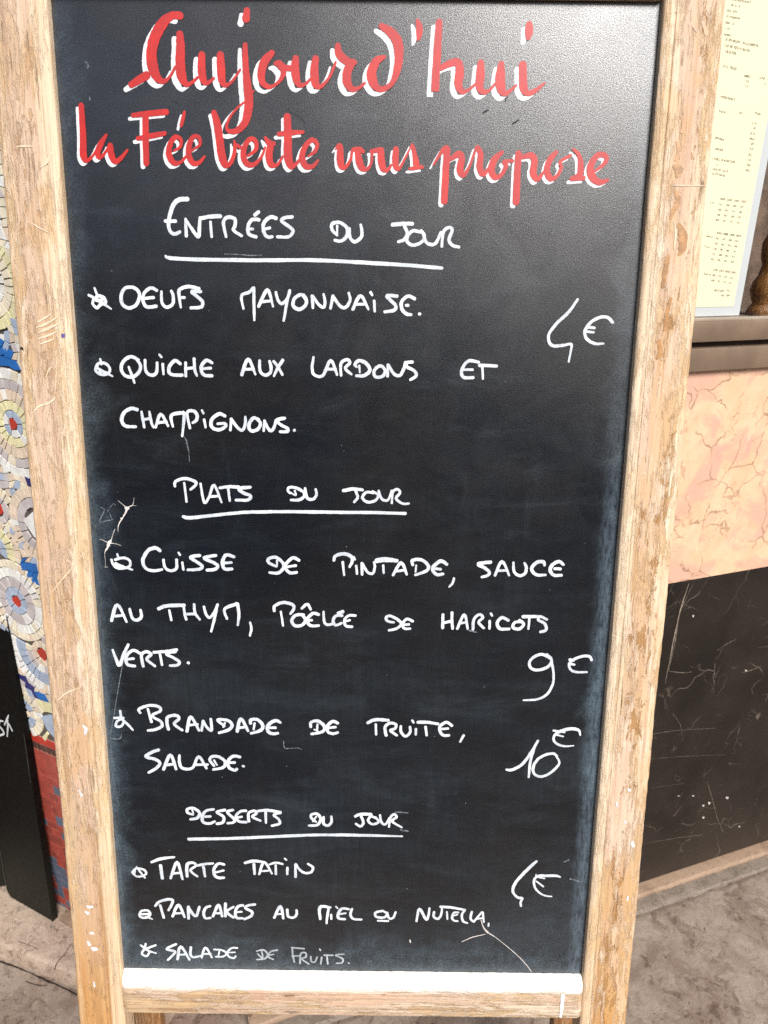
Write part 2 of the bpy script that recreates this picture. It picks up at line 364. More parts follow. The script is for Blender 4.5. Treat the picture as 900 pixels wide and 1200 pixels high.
MAT['ink'] = plain('printed_ink', (.05, .048, .035), .7, .2, 8, .02, 0)
MAT['interior'] = plain('dark_interior', (.16, .11, .08), .8, .2, 12, .4, 0)
MAT['ledge'] = plain('inner_ledge', (.20, .155, .125), .6, .3, 12, .25, 0)
MAT['post'] = wood('orange_brown_wood', 'z', 3.3, paint=-1.0, tan=(.20, .085, .018), gold=(.24, .10, .02), deep=(.10, .04, .01))
MAT['ground'] = ground_mat('mottled_pavement', (.225, .165, .125), (.35, .28, .22), (.11, .07, .05))
MAT['platform'] = ground_mat('step_stone', (.44, .33, .245), (.54, .42, .32), (.15, .105, .075), 1.6)
MAT['footing'] = ground_mat('tan_cement', (.33, .225, .15), (.36, .25, .17), (.24, .155, .10), .8)
MAT['mortar_strip'] = ground_mat('crumbly_mortar', (.20, .16, .12), (.26, .21, .165), (.11, .08, .06), 2.5)
MAT['grout'] = plain('grout', (.13, .11, .09), .9, .2, 90, .25, .2)
MAT['pvc'] = None
def gblack():
    M = NT('black_glossy_sign'); n = M.noise(60, None, 5, .7)
    c = M.mix(M.rng(n, .4, .75), (.003, .003, .0028), (.009, .0085, .0075))
    c = M.mix(M.rng(M.sep()[2], .30, .0, 0, .8), c, (.016, .0165, .012))
    sp = M.rng(M.noise(1, M.map((240, 240, 120), rot=(0, .5, 0)), 3, .6), .68, .76); c = M.mix(M.math('MULTIPLY', sp, .35), c, (.16, .15, .12))
    M.set('Base Color', c).set('Roughness', M.rng(n, .3, .7, .35, .5)).set('Specular IOR Level', .1); M.bump(M.noise(300), .08, .0004); return M.m
MAT['pvc'] = gblack()
MAT['edge_highlight'] = plain('grey_highlight_scratch', (.13, .12, .105), .5, .4)  # colour of the painted edge highlights, also of the scratch
MAT['facade'] = plain('far_facade', (.09, .08, .075), .9, .2, 2, .2, 0)
MAT['render'] = plain('painted_render', (.62, .55, .45), .8, .3, 20, .1, .1)
def glass():
    M = NT('window_glass'); t = M.t; tr = t.nodes.new('ShaderNodeBsdfTransparent'); gl = t.nodes.new('ShaderNodeBsdfGlossy'); gl.inputs['Roughness'].default_value = .02
    fr = t.nodes.new('ShaderNodeFresnel'); fr.inputs[0].default_value = 1.45; mx = t.nodes.new('ShaderNodeMixShader')
    geo = t.nodes.new('ShaderNodeNewGeometry'); mr = t.nodes.new('ShaderNodeMapRange'); mr.inputs[3].default_value = 1.45; mr.inputs[4].default_value = 1 / 1.45
    t.links.new(geo.outputs['Backfacing'], mr.inputs[0]); t.links.new(mr.outputs[0], fr.inputs[0]); t.links.new(fr.outputs[0], mx.inputs[0]); t.links.new(tr.outputs[0], mx.inputs[1]); t.links.new(gl.outputs[0], mx.inputs[2]); t.links.new(mx.outputs[0], M.out.inputs[0])
    t.nodes.remove(M.b); return M.m
MAT['glass'] = glass()
TILE = {}
def tile_mat(k, col, amt=.12, rough=.35):
    M = NT('tile_' + k); inf = M.t.nodes.new('ShaderNodeObjectInfo')
    n = M.noise(33, None, 2); c = M.mix(M.rng(n, .3, .7), tuple(x * (1 - amt) for x in col), tuple(min(1, x * (1 + amt)) for x in col))
    c = M.mix(M.math('MULTIPLY', inf.outputs['Random'], .3), c, tuple(x * .82 for x in col))
    M.set('Base Color', c).set('Roughness', rough).set('Specular IOR Level', .5); M.bump(M.noise(180, None, 3), .1, .0005); TILE[k] = M.m
for k, c in dict(cream=(.88, .79, .60), peach=(.82, .67, .51), white=(.92, .90, .83), yellow=(.86, .80, .47), lilac=(.62, .56, .54), bluegrey=(.44, .52, .64),
                 blue=(.02, .16, .50), navy=(.035, .035, .17), red=(.55, .05, .03), brick=(.43, .085, .06), brick2=(.33, .075, .055), brown=(.10, .045, .035), slate=(.13, .15, .20)).items(): tile_mat(k, c)
MAT['pinkgrout'] = plain('pinkish_grout', (.50, .29, .23), .9, .2, 90, .25, .2)
MAT['added_road'] = plain('asphalt', (.045, .045, .047), .85, .3, 120, .3, .3, bd=.003)
# ------------------------------------------------------------ hand lettering, surveyed stroke by stroke (photo pixels -> board plane)
# header per word: name | x0 y0 scale width ; then strokes "x,y[,w] x,y[,w] ..." separated by ';'
RED = '''
painted_letter|140 0 6 60|430,112,58 370,112,58 305,165,80 248,270,86 226,380,82 238,480,84 270,550,62 315,572,36 355,540,22 395,470,20;82,598,46 140,562,58 195,530,60;425,240,56 430,330,70 428,430,76 437,530,76 470,592,44 510,582,26 550,545,20;580,385,56 578,480,64 590,560,58 620,585,34 665,550,20;710,385,56 715,480,66 722,565,60 750,600,34 800,565,20 850,490,18;898,75,50 890,135,62;885,315,36 885,400,46 890,500,52 900,600,66 910,700,70 902,800,66 878,870,55 830,918,46 775,925,34 755,895,24 775,830,20 830,760,16 900,700,14 945,640,14;1075,372,46 1022,432,66 998,515,62 1008,582,50 1050,612,34 1090,600,24 1135,560,30 1155,500,50 1125,452,56 1095,448,30;1150,478,46 1210,482,42;1240,412,52 1235,480,66 1245,560,60 1270,600,40 1310,590,24 1350,550,18;1380,412,52 1370,500,66 1380,588,62 1410,610,38 1450,580,24 1490,520,22 1520,440,20;1535,320,44 1545,380,60 1600,432,60 1655,440,40;1635,440,58 1605,500,70 1600,570,70 1630,625,48 1680,622,28 1725,585,20;1865,402,28 1810,430,60 1775,500,74 1780,568,74 1815,622,50 1870,622,40 1920,580,40 1950,500,60 1965,400,70 1955,300,80 1910,232,70 1840,185,44
painted_letter|380 10 6 50|655,85,30 670,140,55 665,200,40 655,225,12;808,95,52 795,300,62 780,560,62 780,572,60;820,420,40 880,388,50 940,380,58 952,450,70 942,530,64 965,583,44 1010,575,24 1060,535,20;1100,380,50 1097,470,70 1092,550,60 1120,588,42 1160,575,24 1200,530,20;1245,392,50 1237,480,76 1242,560,74 1268,598,46 1300,585,28 1350,540,18;1395,395,60 1397,480,64 1402,560,64 1432,597,42 1480,580,36 1550,525,14;1440,112,52 1440,160,66 1433,205,44
painted_letter|80 110 6 50|92,82,46 100,200,48 106,330,52 108,430,56 130,470,36 170,440,20 212,375,20;270,288,18 232,350,44 208,410,44 218,445,38 248,430,24 290,365,18;297,362,44 302,420,52 328,475,42 370,455,32 418,395,18
painted_letter|80 110 6 50|455,152,34 560,140,42 692,128,44;545,150,50 545,300,50 550,490,46;490,315,34 580,297,40 680,278,34;818,128,22 808,170,30 795,225,26;742,402,14 788,372,24 792,322,30 752,305,36 716,360,42 710,430,48 742,485,42 790,482,26 826,445,20 880,392,16 925,360,24 922,310,30 886,300,34 856,345,42 848,425,46 876,485,42 920,485,30 960,440,18
painted_letter|230 110 6 50|125,132,46 150,220,60 165,330,62 182,440,62 205,500,50 240,488,34 266,430,32 272,375,28 268,332,18;272,355,28 325,385,26;362,438,16 418,392,32 418,335,34 380,318,36 342,370,42 332,440,46 362,495,44 410,495,32 458,445,22 486,375,16;485,308,22 512,345,46 545,352,36;525,362,52 512,430,56 525,495,48 568,500,26 610,440,18;640,162,58 645,300,62 645,430,66 665,505,54 700,495,30 742,445,18;580,285,34 660,275,40 752,270,26;788,440,14 836,402,30 850,352,32 812,325,36 762,380,42 745,450,50 770,508,46 820,510,32 858,468,18
painted_letter|380 150 6 50|78,150,10 110,125,40 112,200,56 120,265,50 150,275,30 186,220,22 196,160,22;205,152,32 250,150,36 275,168,28;235,170,48 245,230,56 265,280,50 305,288,28 332,240,20 336,172,24;330,165,30 385,155,38;400,155,48 400,220,56 415,285,50 447,295,28 472,260,18;505,148,46 500,220,52 507,278,44 532,280,24 580,190,16 618,112,12;622,128,28 636,190,36 645,245,50 640,278,36 600,288,22;640,276,40 692,276,26
painted_letter|500 150 4.09 34|32,178,10 75,110,22 97,96,30;98,105,36 92,200,36 84,352,37;112,152,18 150,127,34 168,142,34 160,200,38 176,226,26 206,182,14 236,98,14;242,92,24 258,125,30 254,185,34 270,222,28 300,190,14;362,116,20 325,152,36 310,200,36 326,236,30 356,226,22 380,182,24 370,162,20 412,158,18;440,122,34 435,200,36 428,356,37;456,142,18 500,132,34 516,160,36 510,215,36 530,246,26 562,210,14;622,116,20 592,150,32 576,200,32 590,240,32 620,235,20 645,190,18 640,162,16 690,132,16;702,102,14 730,132,22 738,180,32 732,225,32 692,245,22;692,248,16 752,240,24;800,212,10 850,172,22 860,138,26 822,130,30 786,180,36 790,230,40 826,260,32 868,250,16
'''
# offset (px) of the white under-painting for each word above
RED_OFF = [(-6.4, 5.6), (-6.2, 6.0), (-4.0, 3.9), (-4.0, 4.0), (-4.0, 4.0), (-3.6, 3.8), (-3.8, 3.9)]
WHITE = '''
chalk_letter|185 220 6 29|208,80,36 150,84,36 110,120,36 85,190,32 75,260,30 90,310,28 120,325,28 155,310,26;52,235,28 125,235,28;195,220,24 200,340,28;200,230,22 240,290,26 285,345,30 292,280,28 297,210,24;298,216,30 370,203,32 440,200,32;370,240,24 378,345,22;480,345,22 461,245,28 490,208,30 540,220,30 542,268,28 532,300,26 590,338,24;712,225,28 662,225,28 635,270,28 640,325,28 690,345,28;650,290,24 668,290,24;682,192,30 708,170,30;832,215,30 790,207,30 745,250,30 745,310,30 770,345,28 805,345,26;750,292,24 788,282,24;945,205,28 890,212,28 870,235,28 925,275,28 950,305,28 920,345,26 840,345,24
chalk_letter|360 230 4.5 21|158,205,16 132,178,20 132,146,22 170,138,20 208,165,22 210,205,22 182,235,20 145,232,18;158,155,14 158,198,12;222,170,20 225,215,20 250,240,21 285,215,20 288,180,19 282,150,16
chalk_letter|360 230 4.5 21|450,150,24 500,145,24 555,145,22;512,155,22 527,195,20 512,228,20 480,240,18;600,190,18 560,182,20 532,205,20 528,240,20 560,258,20 605,240,20 618,205,18 600,182,18;612,195,18 630,245,20 675,250,20 705,190,18;710,265,16 718,190,20 745,165,20 765,178,20 748,228,20 765,258,19 800,268,18
underline|0 0 1 5|194,300,3 200,302.5,5 230,304,5.2 300,305,5 370,305,5 427,307.8,5 480,311,5 518,314.2,4.4
bullet_mark|100 325 6 24|65,75,16 88,135,22;24,125,20 70,150,24 120,180,26 182,222,14;62,150,26 52,185,22 82,215,24 108,190,28 142,182,24 132,145,26 90,130,28 75,160,26 120,160,26
chalk_letter|100 325 6 27|330,70,24 280,75,28 252,130,28 262,190,28 310,216,28 360,190,28 382,130,28 365,88,28 328,68,26;503,92,26 460,75,28 415,110,26 405,160,26 432,207,28 500,203,28;420,148,24 480,142,24;535,100,20 540,180,24 575,210,26 615,185,26 618,130,26 605,95,22;672,212,18 660,130,26 665,85,28 730,65,28 800,80,26;680,142,24 698,142,24;812,100,28 750,100,30 780,130,28 822,168,28 815,208,28 742,215,24
chalk_letter|270 325 6 27|92,220,18 78,130,24 130,105,26 160,75,24;165,72,24 166,180,26 168,302,18;198,205,26 260,88,28 300,205,18;215,172,24 288,165,20;320,105,22 335,160,24 362,185,26 400,150,24 418,92,26;402,150,26 375,305,20;532,160,28 500,122,26 450,150,28 442,200,28 482,225,30 525,200,28 535,160,26 515,122,22;580,215,22 575,130,26;580,132,24 620,190,24 655,212,24 665,170,24 655,118,20;704,218,22 722,130,26;722,135,24 772,202,26 812,210,26 842,160,24 832,110,20;860,225,26 915,130,28 970,225,18;880,190,24 955,188,20;985,105,24 997,125,20;1011,165,22 1015,240,20;1172,132,28 1100,130,28 1130,165,28 1162,200,28 1150,232,28 1085,242,26;1296,152,28 1250,132,28 1205,170,28 1207,225,28 1240,258,28 1270,262,24;1235,197,22 1250,197,26;1328,258,26 1333,258,24
bullet_mark|100 405 6 22|105,95,18 112,130,22;84,135,24 72,172,22 108,202,24 160,198,22 172,160,22 140,125,24 90,128,24 78,162,24;88,160,22 140,188,20 192,216,14;100,182,20 150,188,20
chalk_letter|100 405 6 27|374,100,24 320,78,28 270,108,28 252,160,28 276,208,28 330,220,28 375,190,28 388,140,26 360,95,24;305,150,18 326,205,22 346,262,18;420,102,22 425,175,24 460,208,26 500,190,26 505,120,22;520,62,18 536,82,18;545,130,24 550,202,16;668,128,26 630,106,28 590,150,28 600,200,28 682,208,26;705,120,24 706,215,22;765,92,24 770,170,24 785,212,20;710,162,24 770,155,24;892,122,24 850,104,28 815,150,28 832,205,28 892,212,26;830,162,22 882,158,24
chalk_letter|240 405 6 26|260,205,28 305,95,28 355,202,18;280,167,24 345,165,20;385,105,22 390,180,26 425,208,26 460,190,26 466,150,26 455,110,22;548,102,26 512,160,26 486,215,18;484,110,22 515,150,24 546,205,20
chalk_letter|360 405 6 26|45,80,18 35,160,24 50,205,24 110,210,24 165,105,26 210,205,20;140,165,24 200,165,22;238,210,20 238,125,24 280,98,26 300,122,24 268,160,24 312,202,20;350,152,16 336,130,26 370,105,28 420,130,30 440,175,28 400,210,28 345,212,22;366,140,18 370,190,14;508,140,24 470,178,26 482,220,26 530,215,28 547,175,26 520,143,26 482,155,22;565,215,22 568,135,24;570,135,24 610,198,26 650,210,26 676,170,26 692,118,24;740,115,24 702,120,26 702,150,26 750,175,26 767,210,26 725,240,22
chalk_letter|340 400 3.4615 14|765,85,14 722,80,15 697,115,15 702,145,15 743,147,14;702,115,12 740,115,12;768,97,16 838,100,14;780,105,11 782,152,10
chalk_letter|130 465 6 26|185,90,28 140,82,30 90,115,30 76,165,30 102,205,28 175,210,22;215,105,20 225,160,24 235,215,20;270,105,20 285,180,22 300,215,18;225,162,22 280,150,22;315,215,20 350,122,26 402,205,20;330,182,24 390,175,24;436,210,18 426,130,26 510,112,30;515,112,26 512,180,24 502,276,18;556,220,22 536,112,22 580,100,28 606,128,28 600,165,26 575,182,20;640,95,18 650,116,18;655,160,20 666,215,18;802,135,26 760,120,28 710,160,28 710,212,28 760,232,28 806,208,26 800,188,24 750,190,22;840,235,22 846,155,22;846,155,24 890,215,26 925,235,24 945,190,24 945,140,20;1040,160,24 1000,150,28 970,200,28 985,238,28 1030,230,28 1052,190,26 1025,152,24;1074,240,20 1080,170,22;1080,168,22 1115,235,26 1145,220,26 1160,165,20;1222,150,26 1165,165,26 1200,200,26 1242,222,26 1240,243,26 1190,245,22;1288,236,22 1292,234,22
price|620 330 7.5 30|428,155,24 345,270,32 240,370,32 176,460,28 176,530,30 215,565,32 300,560,30 370,550,26 368,600,22 348,705,20
price|620 330 7.5 30|735,358,32 690,315,30 620,315,32 540,360,32 490,440,34 512,508,32 580,545,30 655,545,20;515,400,28 575,407,28;512,440,26 568,446,24
chalk_letter|195 550 6 24|60,120,20 65,85,24 130,64,26 200,85,26 205,110,24 170,142,20;125,95,18 142,228,18;240,100,18 255,190,20 270,235,22 300,195,20 335,110,22 388,232,16;300,192,22 360,188,20;375,130,22 440,122,26 510,125,26;435,140,20 446,222,18;590,125,26 512,135,28 540,165,28 590,185,26 575,214,26 490,216,22
underline|195 550 6 26|118,332,26 150,340,30 230,335,28 450,310,26 600,300,26 900,298,26 1200,302,26 1400,303,26 1680,310,26
chalk_letter|330 550 6 22|60,170,14 45,150,20 52,128,22 100,130,24 155,160,24 158,192,24 120,215,24 65,215,20;92,150,16 100,182,14 62,162,14;165,132,20 180,200,24 220,210,24 245,180,22 240,140,20
chalk_letter|330 550 6 22|435,150,28 500,138,28 570,145,24;520,152,22 535,195,22 510,230,20;645,165,20 595,162,22 568,200,24 605,230,24 660,218,22 678,180,20 640,155,20;682,150,18 705,208,22 748,215,20 775,150,18;775,238,16 782,160,20 815,140,22 832,165,22 805,205,22 850,240,20 895,240,18
bullet_mark|120 635 6 20|104,85,16 116,118,20;64,125,20 78,162,20 112,185,22 165,182,22 195,165,20 190,130,20 150,112,22 90,125,22;92,150,20 150,175,18 212,196,14;90,165,18 145,186,18
chalk_letter|120 635 6 26|405,62,28 372,42,30 320,62,28 284,130,28 304,185,24 360,203,24 420,194,20;430,125,20 440,180,22 482,203,24 520,185,24 522,125,20;535,75,18 546,92,18;562,145,20 570,196,18;685,95,26 620,108,28 670,145,26 702,170,26 680,192,26 600,197,22;798,95,26 715,112,26 780,145,26 812,170,26 790,193,26 735,198,24;925,105,24 870,92,28 845,140,28 858,188,28 912,190,24;858,148,22 908,145,22
chalk_letter|240 635 6 22|505,172,20 455,150,24 446,122,26 498,108,26 550,150,26 552,185,26 515,218,26 455,215,20;508,132,18 508,168,12;662,130,24 620,112,28 575,150,26 570,190,26 602,218,26 645,214,24;585,175,20 640,166,22
chalk_letter|385 635 6 26|38,130,22 50,98,26 110,84,28 162,105,28 166,140,26 148,176,20;100,142,20 110,234,16;178,105,18 186,124,18;195,168,20 200,225,18;236,230,20 235,150,24;236,150,22 272,210,22 310,222,22 325,180,20 320,142,18;340,132,38 400,125,40 480,132,30;385,165,20 388,220,16;454,234,22 510,145,26 550,230,18;475,207,22 540,197,20;592,162,22 590,130,26 650,125,26 700,165,26 690,202,26 610,232,20;616,165,16 612,212,14;832,158,24 790,135,30 740,170,30 735,205,28 765,230,26 805,225,24;742,188,22 788,192,22;882,255,18 872,290,20 848,316,14
chalk_letter|520 635 6 26|330,142,28 242,155,28 290,185,26 320,212,26 310,235,24 268,247,22;360,236,22 410,138,26 460,236,16;382,202,22 442,200,20;490,145,18 495,210,22 535,238,24 572,220,24 580,180,24 568,148,18;708,165,20 700,140,28 652,145,28 618,190,28 650,230,26 715,232,22;842,160,22 810,138,28 765,160,28 748,200,28 775,234,26 828,234,24;778,188,22 820,190,24
chalk_letter|120 695 6 25|64,195,26 105,82,26 170,202,18;86,162,22 152,155,20;192,110,20 210,175,24 245,190,26 275,165,26 268,118,20
chalk_letter|120 695 6 25|395,110,28 450,90,30 575,85,28;470,120,18 485,190,20;572,98,18 580,150,22 590,186,20;645,78,20 652,140,22 685,186,18;578,148,22 652,146,22;714,95,20 730,150,22 755,172,22 790,130,22 810,80,24;806,90,22 790,170,22 765,270,18;876,180,20 860,112,24 945,75,28;950,75,26 960,150,24 952,225,18;1038,205,16 1048,250,20 1037,300,16
chalk_letter|310 695 6 24|68,125,22 72,90,24 130,66,26 195,80,26 206,108,24 182,146,20;115,130,18 130,230,16;275,152,24 222,155,26 192,190,26 212,228,26 262,226,26 288,190,24 265,155,24;262,108,20 300,78,24 325,115,18;380,150,26 340,143,26 300,185,26 322,228,26 380,228,22;312,192,20 332,190,22;415,130,18 420,200,22 442,222,22 482,215,20;545,158,24 502,160,24 482,195,24 500,225,22 542,210,20;518,142,26 550,130,28;640,158,22 592,158,22 562,190,22 572,230,22 615,236,22;568,198,18 600,190,18
chalk_letter|440 695 6 22|130,206,18 88,198,22 74,175,24 98,160,22 150,182,24 182,215,22 150,248,22 95,262,20;262,198,22 220,182,22 190,218,22 202,248,22 244,250,20;204,222,18 236,220,20
chalk_letter|510 695 6 24|55,150,22 52,245,24;118,138,24 118,200,22 122,250,22;52,212,24 118,195,22;155,250,22 205,152,24 228,250,18;176,212,20 222,205,18;265,255,24 272,185,24 310,150,22 335,172,22 305,205,22 342,246,20;390,142,18 400,160,16;383,195,20 382,250,18;515,192,24 470,172,26 436,208,26 455,250,26 520,252,22;605,202,22 562,205,24 545,240,24 590,252,26 622,218,24 592,190,24;618,165,28 680,165,26 735,165,24;662,180,18 655,252,16;785,185,20 740,165,22 725,188,22 770,215,24 780,258,24 740,272,24
chalk_letter|120 745 6 24|72,100,18 95,160,24 120,208,26 150,130,26 182,62,22;262,122,24 215,102,26 168,145,26 175,200,26 228,213,24;180,165,20 220,160,22;288,215,24 275,135,24 310,112,26 342,132,24 312,165,24 370,213,20;362,116,24 440,110,24 522,98,26;405,130,20 420,205,20;515,112,24 450,125,24 500,155,24 540,182,24 528,205,24 475,210,20;603,188,22 606,192,24
price|605 755 9 34|362,150,34 280,108,38 200,125,36 140,185,32 155,250,34 225,272,36 320,245,36 368,190,34 365,145,30 320,105,26;370,180,32 392,300,28 385,420,28 320,530,30 220,580,28 75,590,20
price|605 755 9 34|795,168,28 770,128,34 700,126,34 610,158,34 558,205,30 572,265,30 630,292,30 745,293,26;565,162,36 605,170,34;560,207,30 612,214,28
bullet_mark|125 815 6 20|95,108,18 108,165,22 150,205,20 185,243,14;55,158,22 120,158,20 75,180,18 66,215,22 98,218,20 118,195,18
chalk_letter|125 815 6 22|236,122,20 228,95,22 300,70,24 365,78,24 378,108,24 320,142,22 380,182,22 388,215,24 345,238,24 290,246,20;290,95,18 315,185,22;435,238,24 424,190,26 432,150,26 490,140,26 508,165,24 475,200,24 532,244,20;564,252,24 590,150,26 650,246,20;576,208,22 640,202,20;668,248,20 678,178,22;680,180,22 702,220,22 738,245,22 732,165,20;830,215,16 785,180,24 790,168,24 850,175,24 882,205,26 860,240,26 790,262,20;832,192,16 820,222,14;918,252,26 943,162,26 995,250,20;928,226,22 982,220,20;1012,195,24 1015,170,26 1062,170,26 1098,210,26 1082,245,26 1015,266,20;1040,195,18 1034,240,16;1222,190,20 1185,175,28 1134,210,28 1136,252,28 1168,268,26 1204,265,22;1146,226,20 1188,226,22
chalk_letter|350 830 6 22|85,132,20 88,98,24 138,90,26 182,130,26 165,165,24 90,180,22;132,112,18 130,158,16;110,150,14 128,154,14;275,105,24 240,92,26 202,125,26 206,165,24 240,178,24 275,170,22;210,137,20 260,132,20
chalk_letter|420 830 6 22|65,102,24 120,80,28 210,85,26;122,112,18 125,185,18;195,190,24 188,132,24 220,105,24 262,112,24 258,142,22 225,155,22 270,190,20;298,125,18 300,165,22 330,197,24 364,168,22 362,130,20;378,85,18 388,100,18;405,145,20 403,185,18;418,98,26 480,98,26 560,110,24;472,130,20 480,190,18;657,122,22 620,98,24 575,125,24 575,165,24 600,190,24 636,190,22;588,145,20 630,142,20;740,190,20 715,235,18
chalk_letter|160 870 6 24|155,52,26 110,68,26 65,100,26 130,118,26 165,145,24 140,180,24 85,212,20;190,190,24 238,88,26 278,188,22;210,158,22 268,152,22;302,90,20 302,140,24 322,180,24 392,180,22 437,100,24 492,182,20;412,157,20 500,155,20;545,165,20 515,125,22 530,100,24 575,100,24 622,132,24 610,175,24 540,190,20;545,125,16 565,158,14;727,102,24 680,96,26 645,130,26 650,175,26 690,195,24 706,186,22;655,142,20 690,140,22;748,165,18 754,168,20
price|580 840 7.5 28|100,463,22 150,465,30 240,415,30 320,310,30 378,210,26;345,270,28 310,400,28 297,530,20;545,345,24 510,322,26 440,335,28 370,380,28 335,450,28 350,505,26 410,525,26 490,490,26 560,420,24 560,380,20 540,350,18
price|580 840 7.5 28|750,163,14 735,118,28 670,105,34 580,125,34 525,160,26 518,210,24 560,245,24 620,258,20 692,253,12;515,120,22 612,135,20;540,158,18 600,172,18
chalk_letter|210 935 6 22|98,118,16 62,105,22 58,80,22 98,72,24 142,102,24 128,140,24 80,150,20;92,85,14 100,108,12;242,80,20 190,90,22 162,130,24 170,170,24 215,180,22 250,165,20;182,132,20 220,130,20;322,85,22 265,100,22 312,132,22 308,170,24 265,182,22;378,85,22 338,100,22 388,150,22 380,172,22 340,178,20;470,90,22 430,95,22 398,130,22 420,165,22 472,170,22;412,137,18 440,132,20;490,165,22 488,108,22 530,90,22 542,110,22 515,132,22 572,160,18;552,92,20 620,86,24 712,100,22;608,100,20 610,175,18;712,105,22 665,118,20 700,150,20 705,180,22 652,195,20
underline|210 935 6 24|65,292,18 95,290,26 400,283,24 900,262,24 1080,260,24 1300,263,24 1568,270,14
chalk_letter|340 935 6 20|182,168,16 150,142,20 150,118,20 190,112,22 215,150,22 190,190,22 132,194,18;185,130,14 160,165,14;235,135,20 235,180,22 265,195,22 290,170,22 290,130,18
chalk_letter|340 935 6 20|458,130,22 495,115,26 570,115,24;500,130,20 515,175,22 495,200,20 462,182,18;602,142,18 568,130,20 548,160,20 580,185,20 622,168,20 600,135,18;632,120,16 642,170,20 670,185,20 700,140,18;695,203,16 705,140,20 730,115,20 748,135,20 718,165,20 785,207,16
bullet_mark|145 995 6 16|60,162,18 90,135,16 142,145,18 158,172,18 130,190,16 88,190,16 60,165,16;90,125,14 120,165,16 150,202,14;80,150,14 75,175,14
chalk_letter|145 995 6 23|195,92,20 260,68,26 355,56,18;258,115,26 272,205,24;330,205,20 375,92,24 414,212,18;345,172,20 402,165,18;446,192,22 446,110,26 485,95,22 508,115,20 470,150,20 518,192,18;520,115,20 570,105,22 628,100,18;560,125,22 572,192,18;706,108,20 665,102,22 635,140,24 640,185,24 670,202,24 705,200,20;650,162,18 702,150,18
chalk_letter|250 995 6 20|222,97,20 280,84,28 355,90,16;286,105,22 290,175,20;322,177,18 345,108,20 368,98,20 412,172,16;335,155,16 385,152,16;395,108,16 440,95,18 488,105,16;438,112,18 440,176,18;502,66,16 515,77,14;521,130,20 520,176,18;578,195,20 578,108,20;580,105,20 610,148,20 650,168,20 690,160,20 700,128,20 665,103,16
price|590 1000 11.25 40|435,105,40 350,180,48 240,290,46 150,400,44 122,490,38 150,550,34 200,585,38 250,590,30 228,640,34 230,695,30
price|590 1000 11.25 40|748,312,24 690,295,40 560,295,44 455,300,40 402,360,34 420,460,32 490,530,28 560,560,24 635,568,20;430,278,16 440,305,26 545,332,18;430,365,20 525,437,26
bullet_mark|155 1045 6 18|50,160,18 65,135,18 110,132,18 126,158,20 100,182,18 60,178,18 50,158,16;95,175,16 142,192,10;68,158,18 110,156,18
chalk_letter|155 1045 6 22|162,100,20 190,70,22 250,53,24 286,64,22 255,130,18;196,95,20 222,182,20;284,172,20 325,92,24 368,178,18;300,152,18 345,150,18;396,188,22 395,105,24;396,110,22 425,155,24 452,168,22 472,105,20;548,100,18 518,112,22 502,150,22 515,185,20 550,182,18;568,172,20 607,92,24 632,172,20;580,150,18 622,150,18;655,82,22 655,172,22;712,105,18 665,140,20 712,180,20;780,95,20 745,102,22 725,140,22 735,182,22 775,185,20;740,142,16 770,140,16;864,88,20 815,95,20 796,115,22 842,140,22 835,170,22 788,192,20
chalk_letter|290 1045 6 20|188,182,20 232,102,24 252,188,18;200,157,16 248,155,16;280,125,20 285,170,20 320,182,20 345,160,20 345,128,18
chalk_letter|290 1045 6 20|512,192,20 510,108,26 582,110,20;572,110,20 560,180,18 556,222,16;588,160,16 590,192,16;622,104,14 634,116,14;712,122,18 665,118,22 640,150,22 640,185,22 685,192,20;650,157,16 690,150,16;735,120,18 724,160,20 745,190,20 802,195,16
chalk_letter|430 1045 6 18|112,135,18 62,145,20 65,175,20 120,180,20 142,155,18 108,132,16;78,203,16 150,205,16;142,145,16 155,185,18 185,182,18 202,142,16
chalk_letter|430 1045 6 20|348,208,16 370,120,22 420,198,20 440,115,16;472,142,18 470,175,20 500,190,20 522,160,18 528,105,16;518,105,20 590,110,22 690,128,18;562,140,14 566,192,14;642,145,16 612,148,18 598,180,18 612,202,16 638,206,16;608,168,12 636,160,12;690,128,18 668,160,18 675,205,18 705,220,14;738,140,18 728,185,18 746,208,18;752,210,16 785,170,16 812,142,16 818,180,16 822,214,12;774,190,14 815,184,14;856,222,14 854,240,14
bullet_mark|155 1090 6 16|95,95,16 85,130,18 68,165,16 100,182,16 120,158,16;60,105,16 110,142,16 168,162,12;165,105,16 120,122,18 78,138,16
chalk_letter|155 1090 6 18|308,98,20 242,132,20 298,148,20 290,170,18 250,210,16;318,205,20 340,115,22 402,207,16;325,172,16 385,170,16;412,120,20 410,170,20 430,190,18 482,180,16;488,192,16 515,122,18 560,192,14;500,167,14 552,165,14;575,135,14 630,140,15 662,162,16 640,185,15 588,186,14;612,150,12 605,182,10;740,125,14 700,125,15 670,155,16 680,186,16 715,195,14 727,182,14;682,157,12 722,155,12
thin_letter|280 1090 6 13|124,148,12 170,138,14 202,168,14 182,200,14 126,206,12;160,145,12 166,195,12 130,165,10;272,140,14 225,150,14 206,185,14 240,205,14;215,175,12 245,170,12
thin_letter|280 1090 6 13|374,122,13 380,180,13 390,225,13;370,122,14 458,130,14;372,182,12 422,180,12;430,235,13 435,165,13 470,160,13 470,188,13 442,202,13 492,238,13;505,185,13 510,220,13 535,222,13 550,188,13;568,132,12 574,142,12;582,190,13 575,238,12;600,176,13 662,176,13;618,180,13 625,238,13;738,168,13 680,175,13 728,200,13 725,228,13 688,232,13;770,230,14 774,233,14
'''
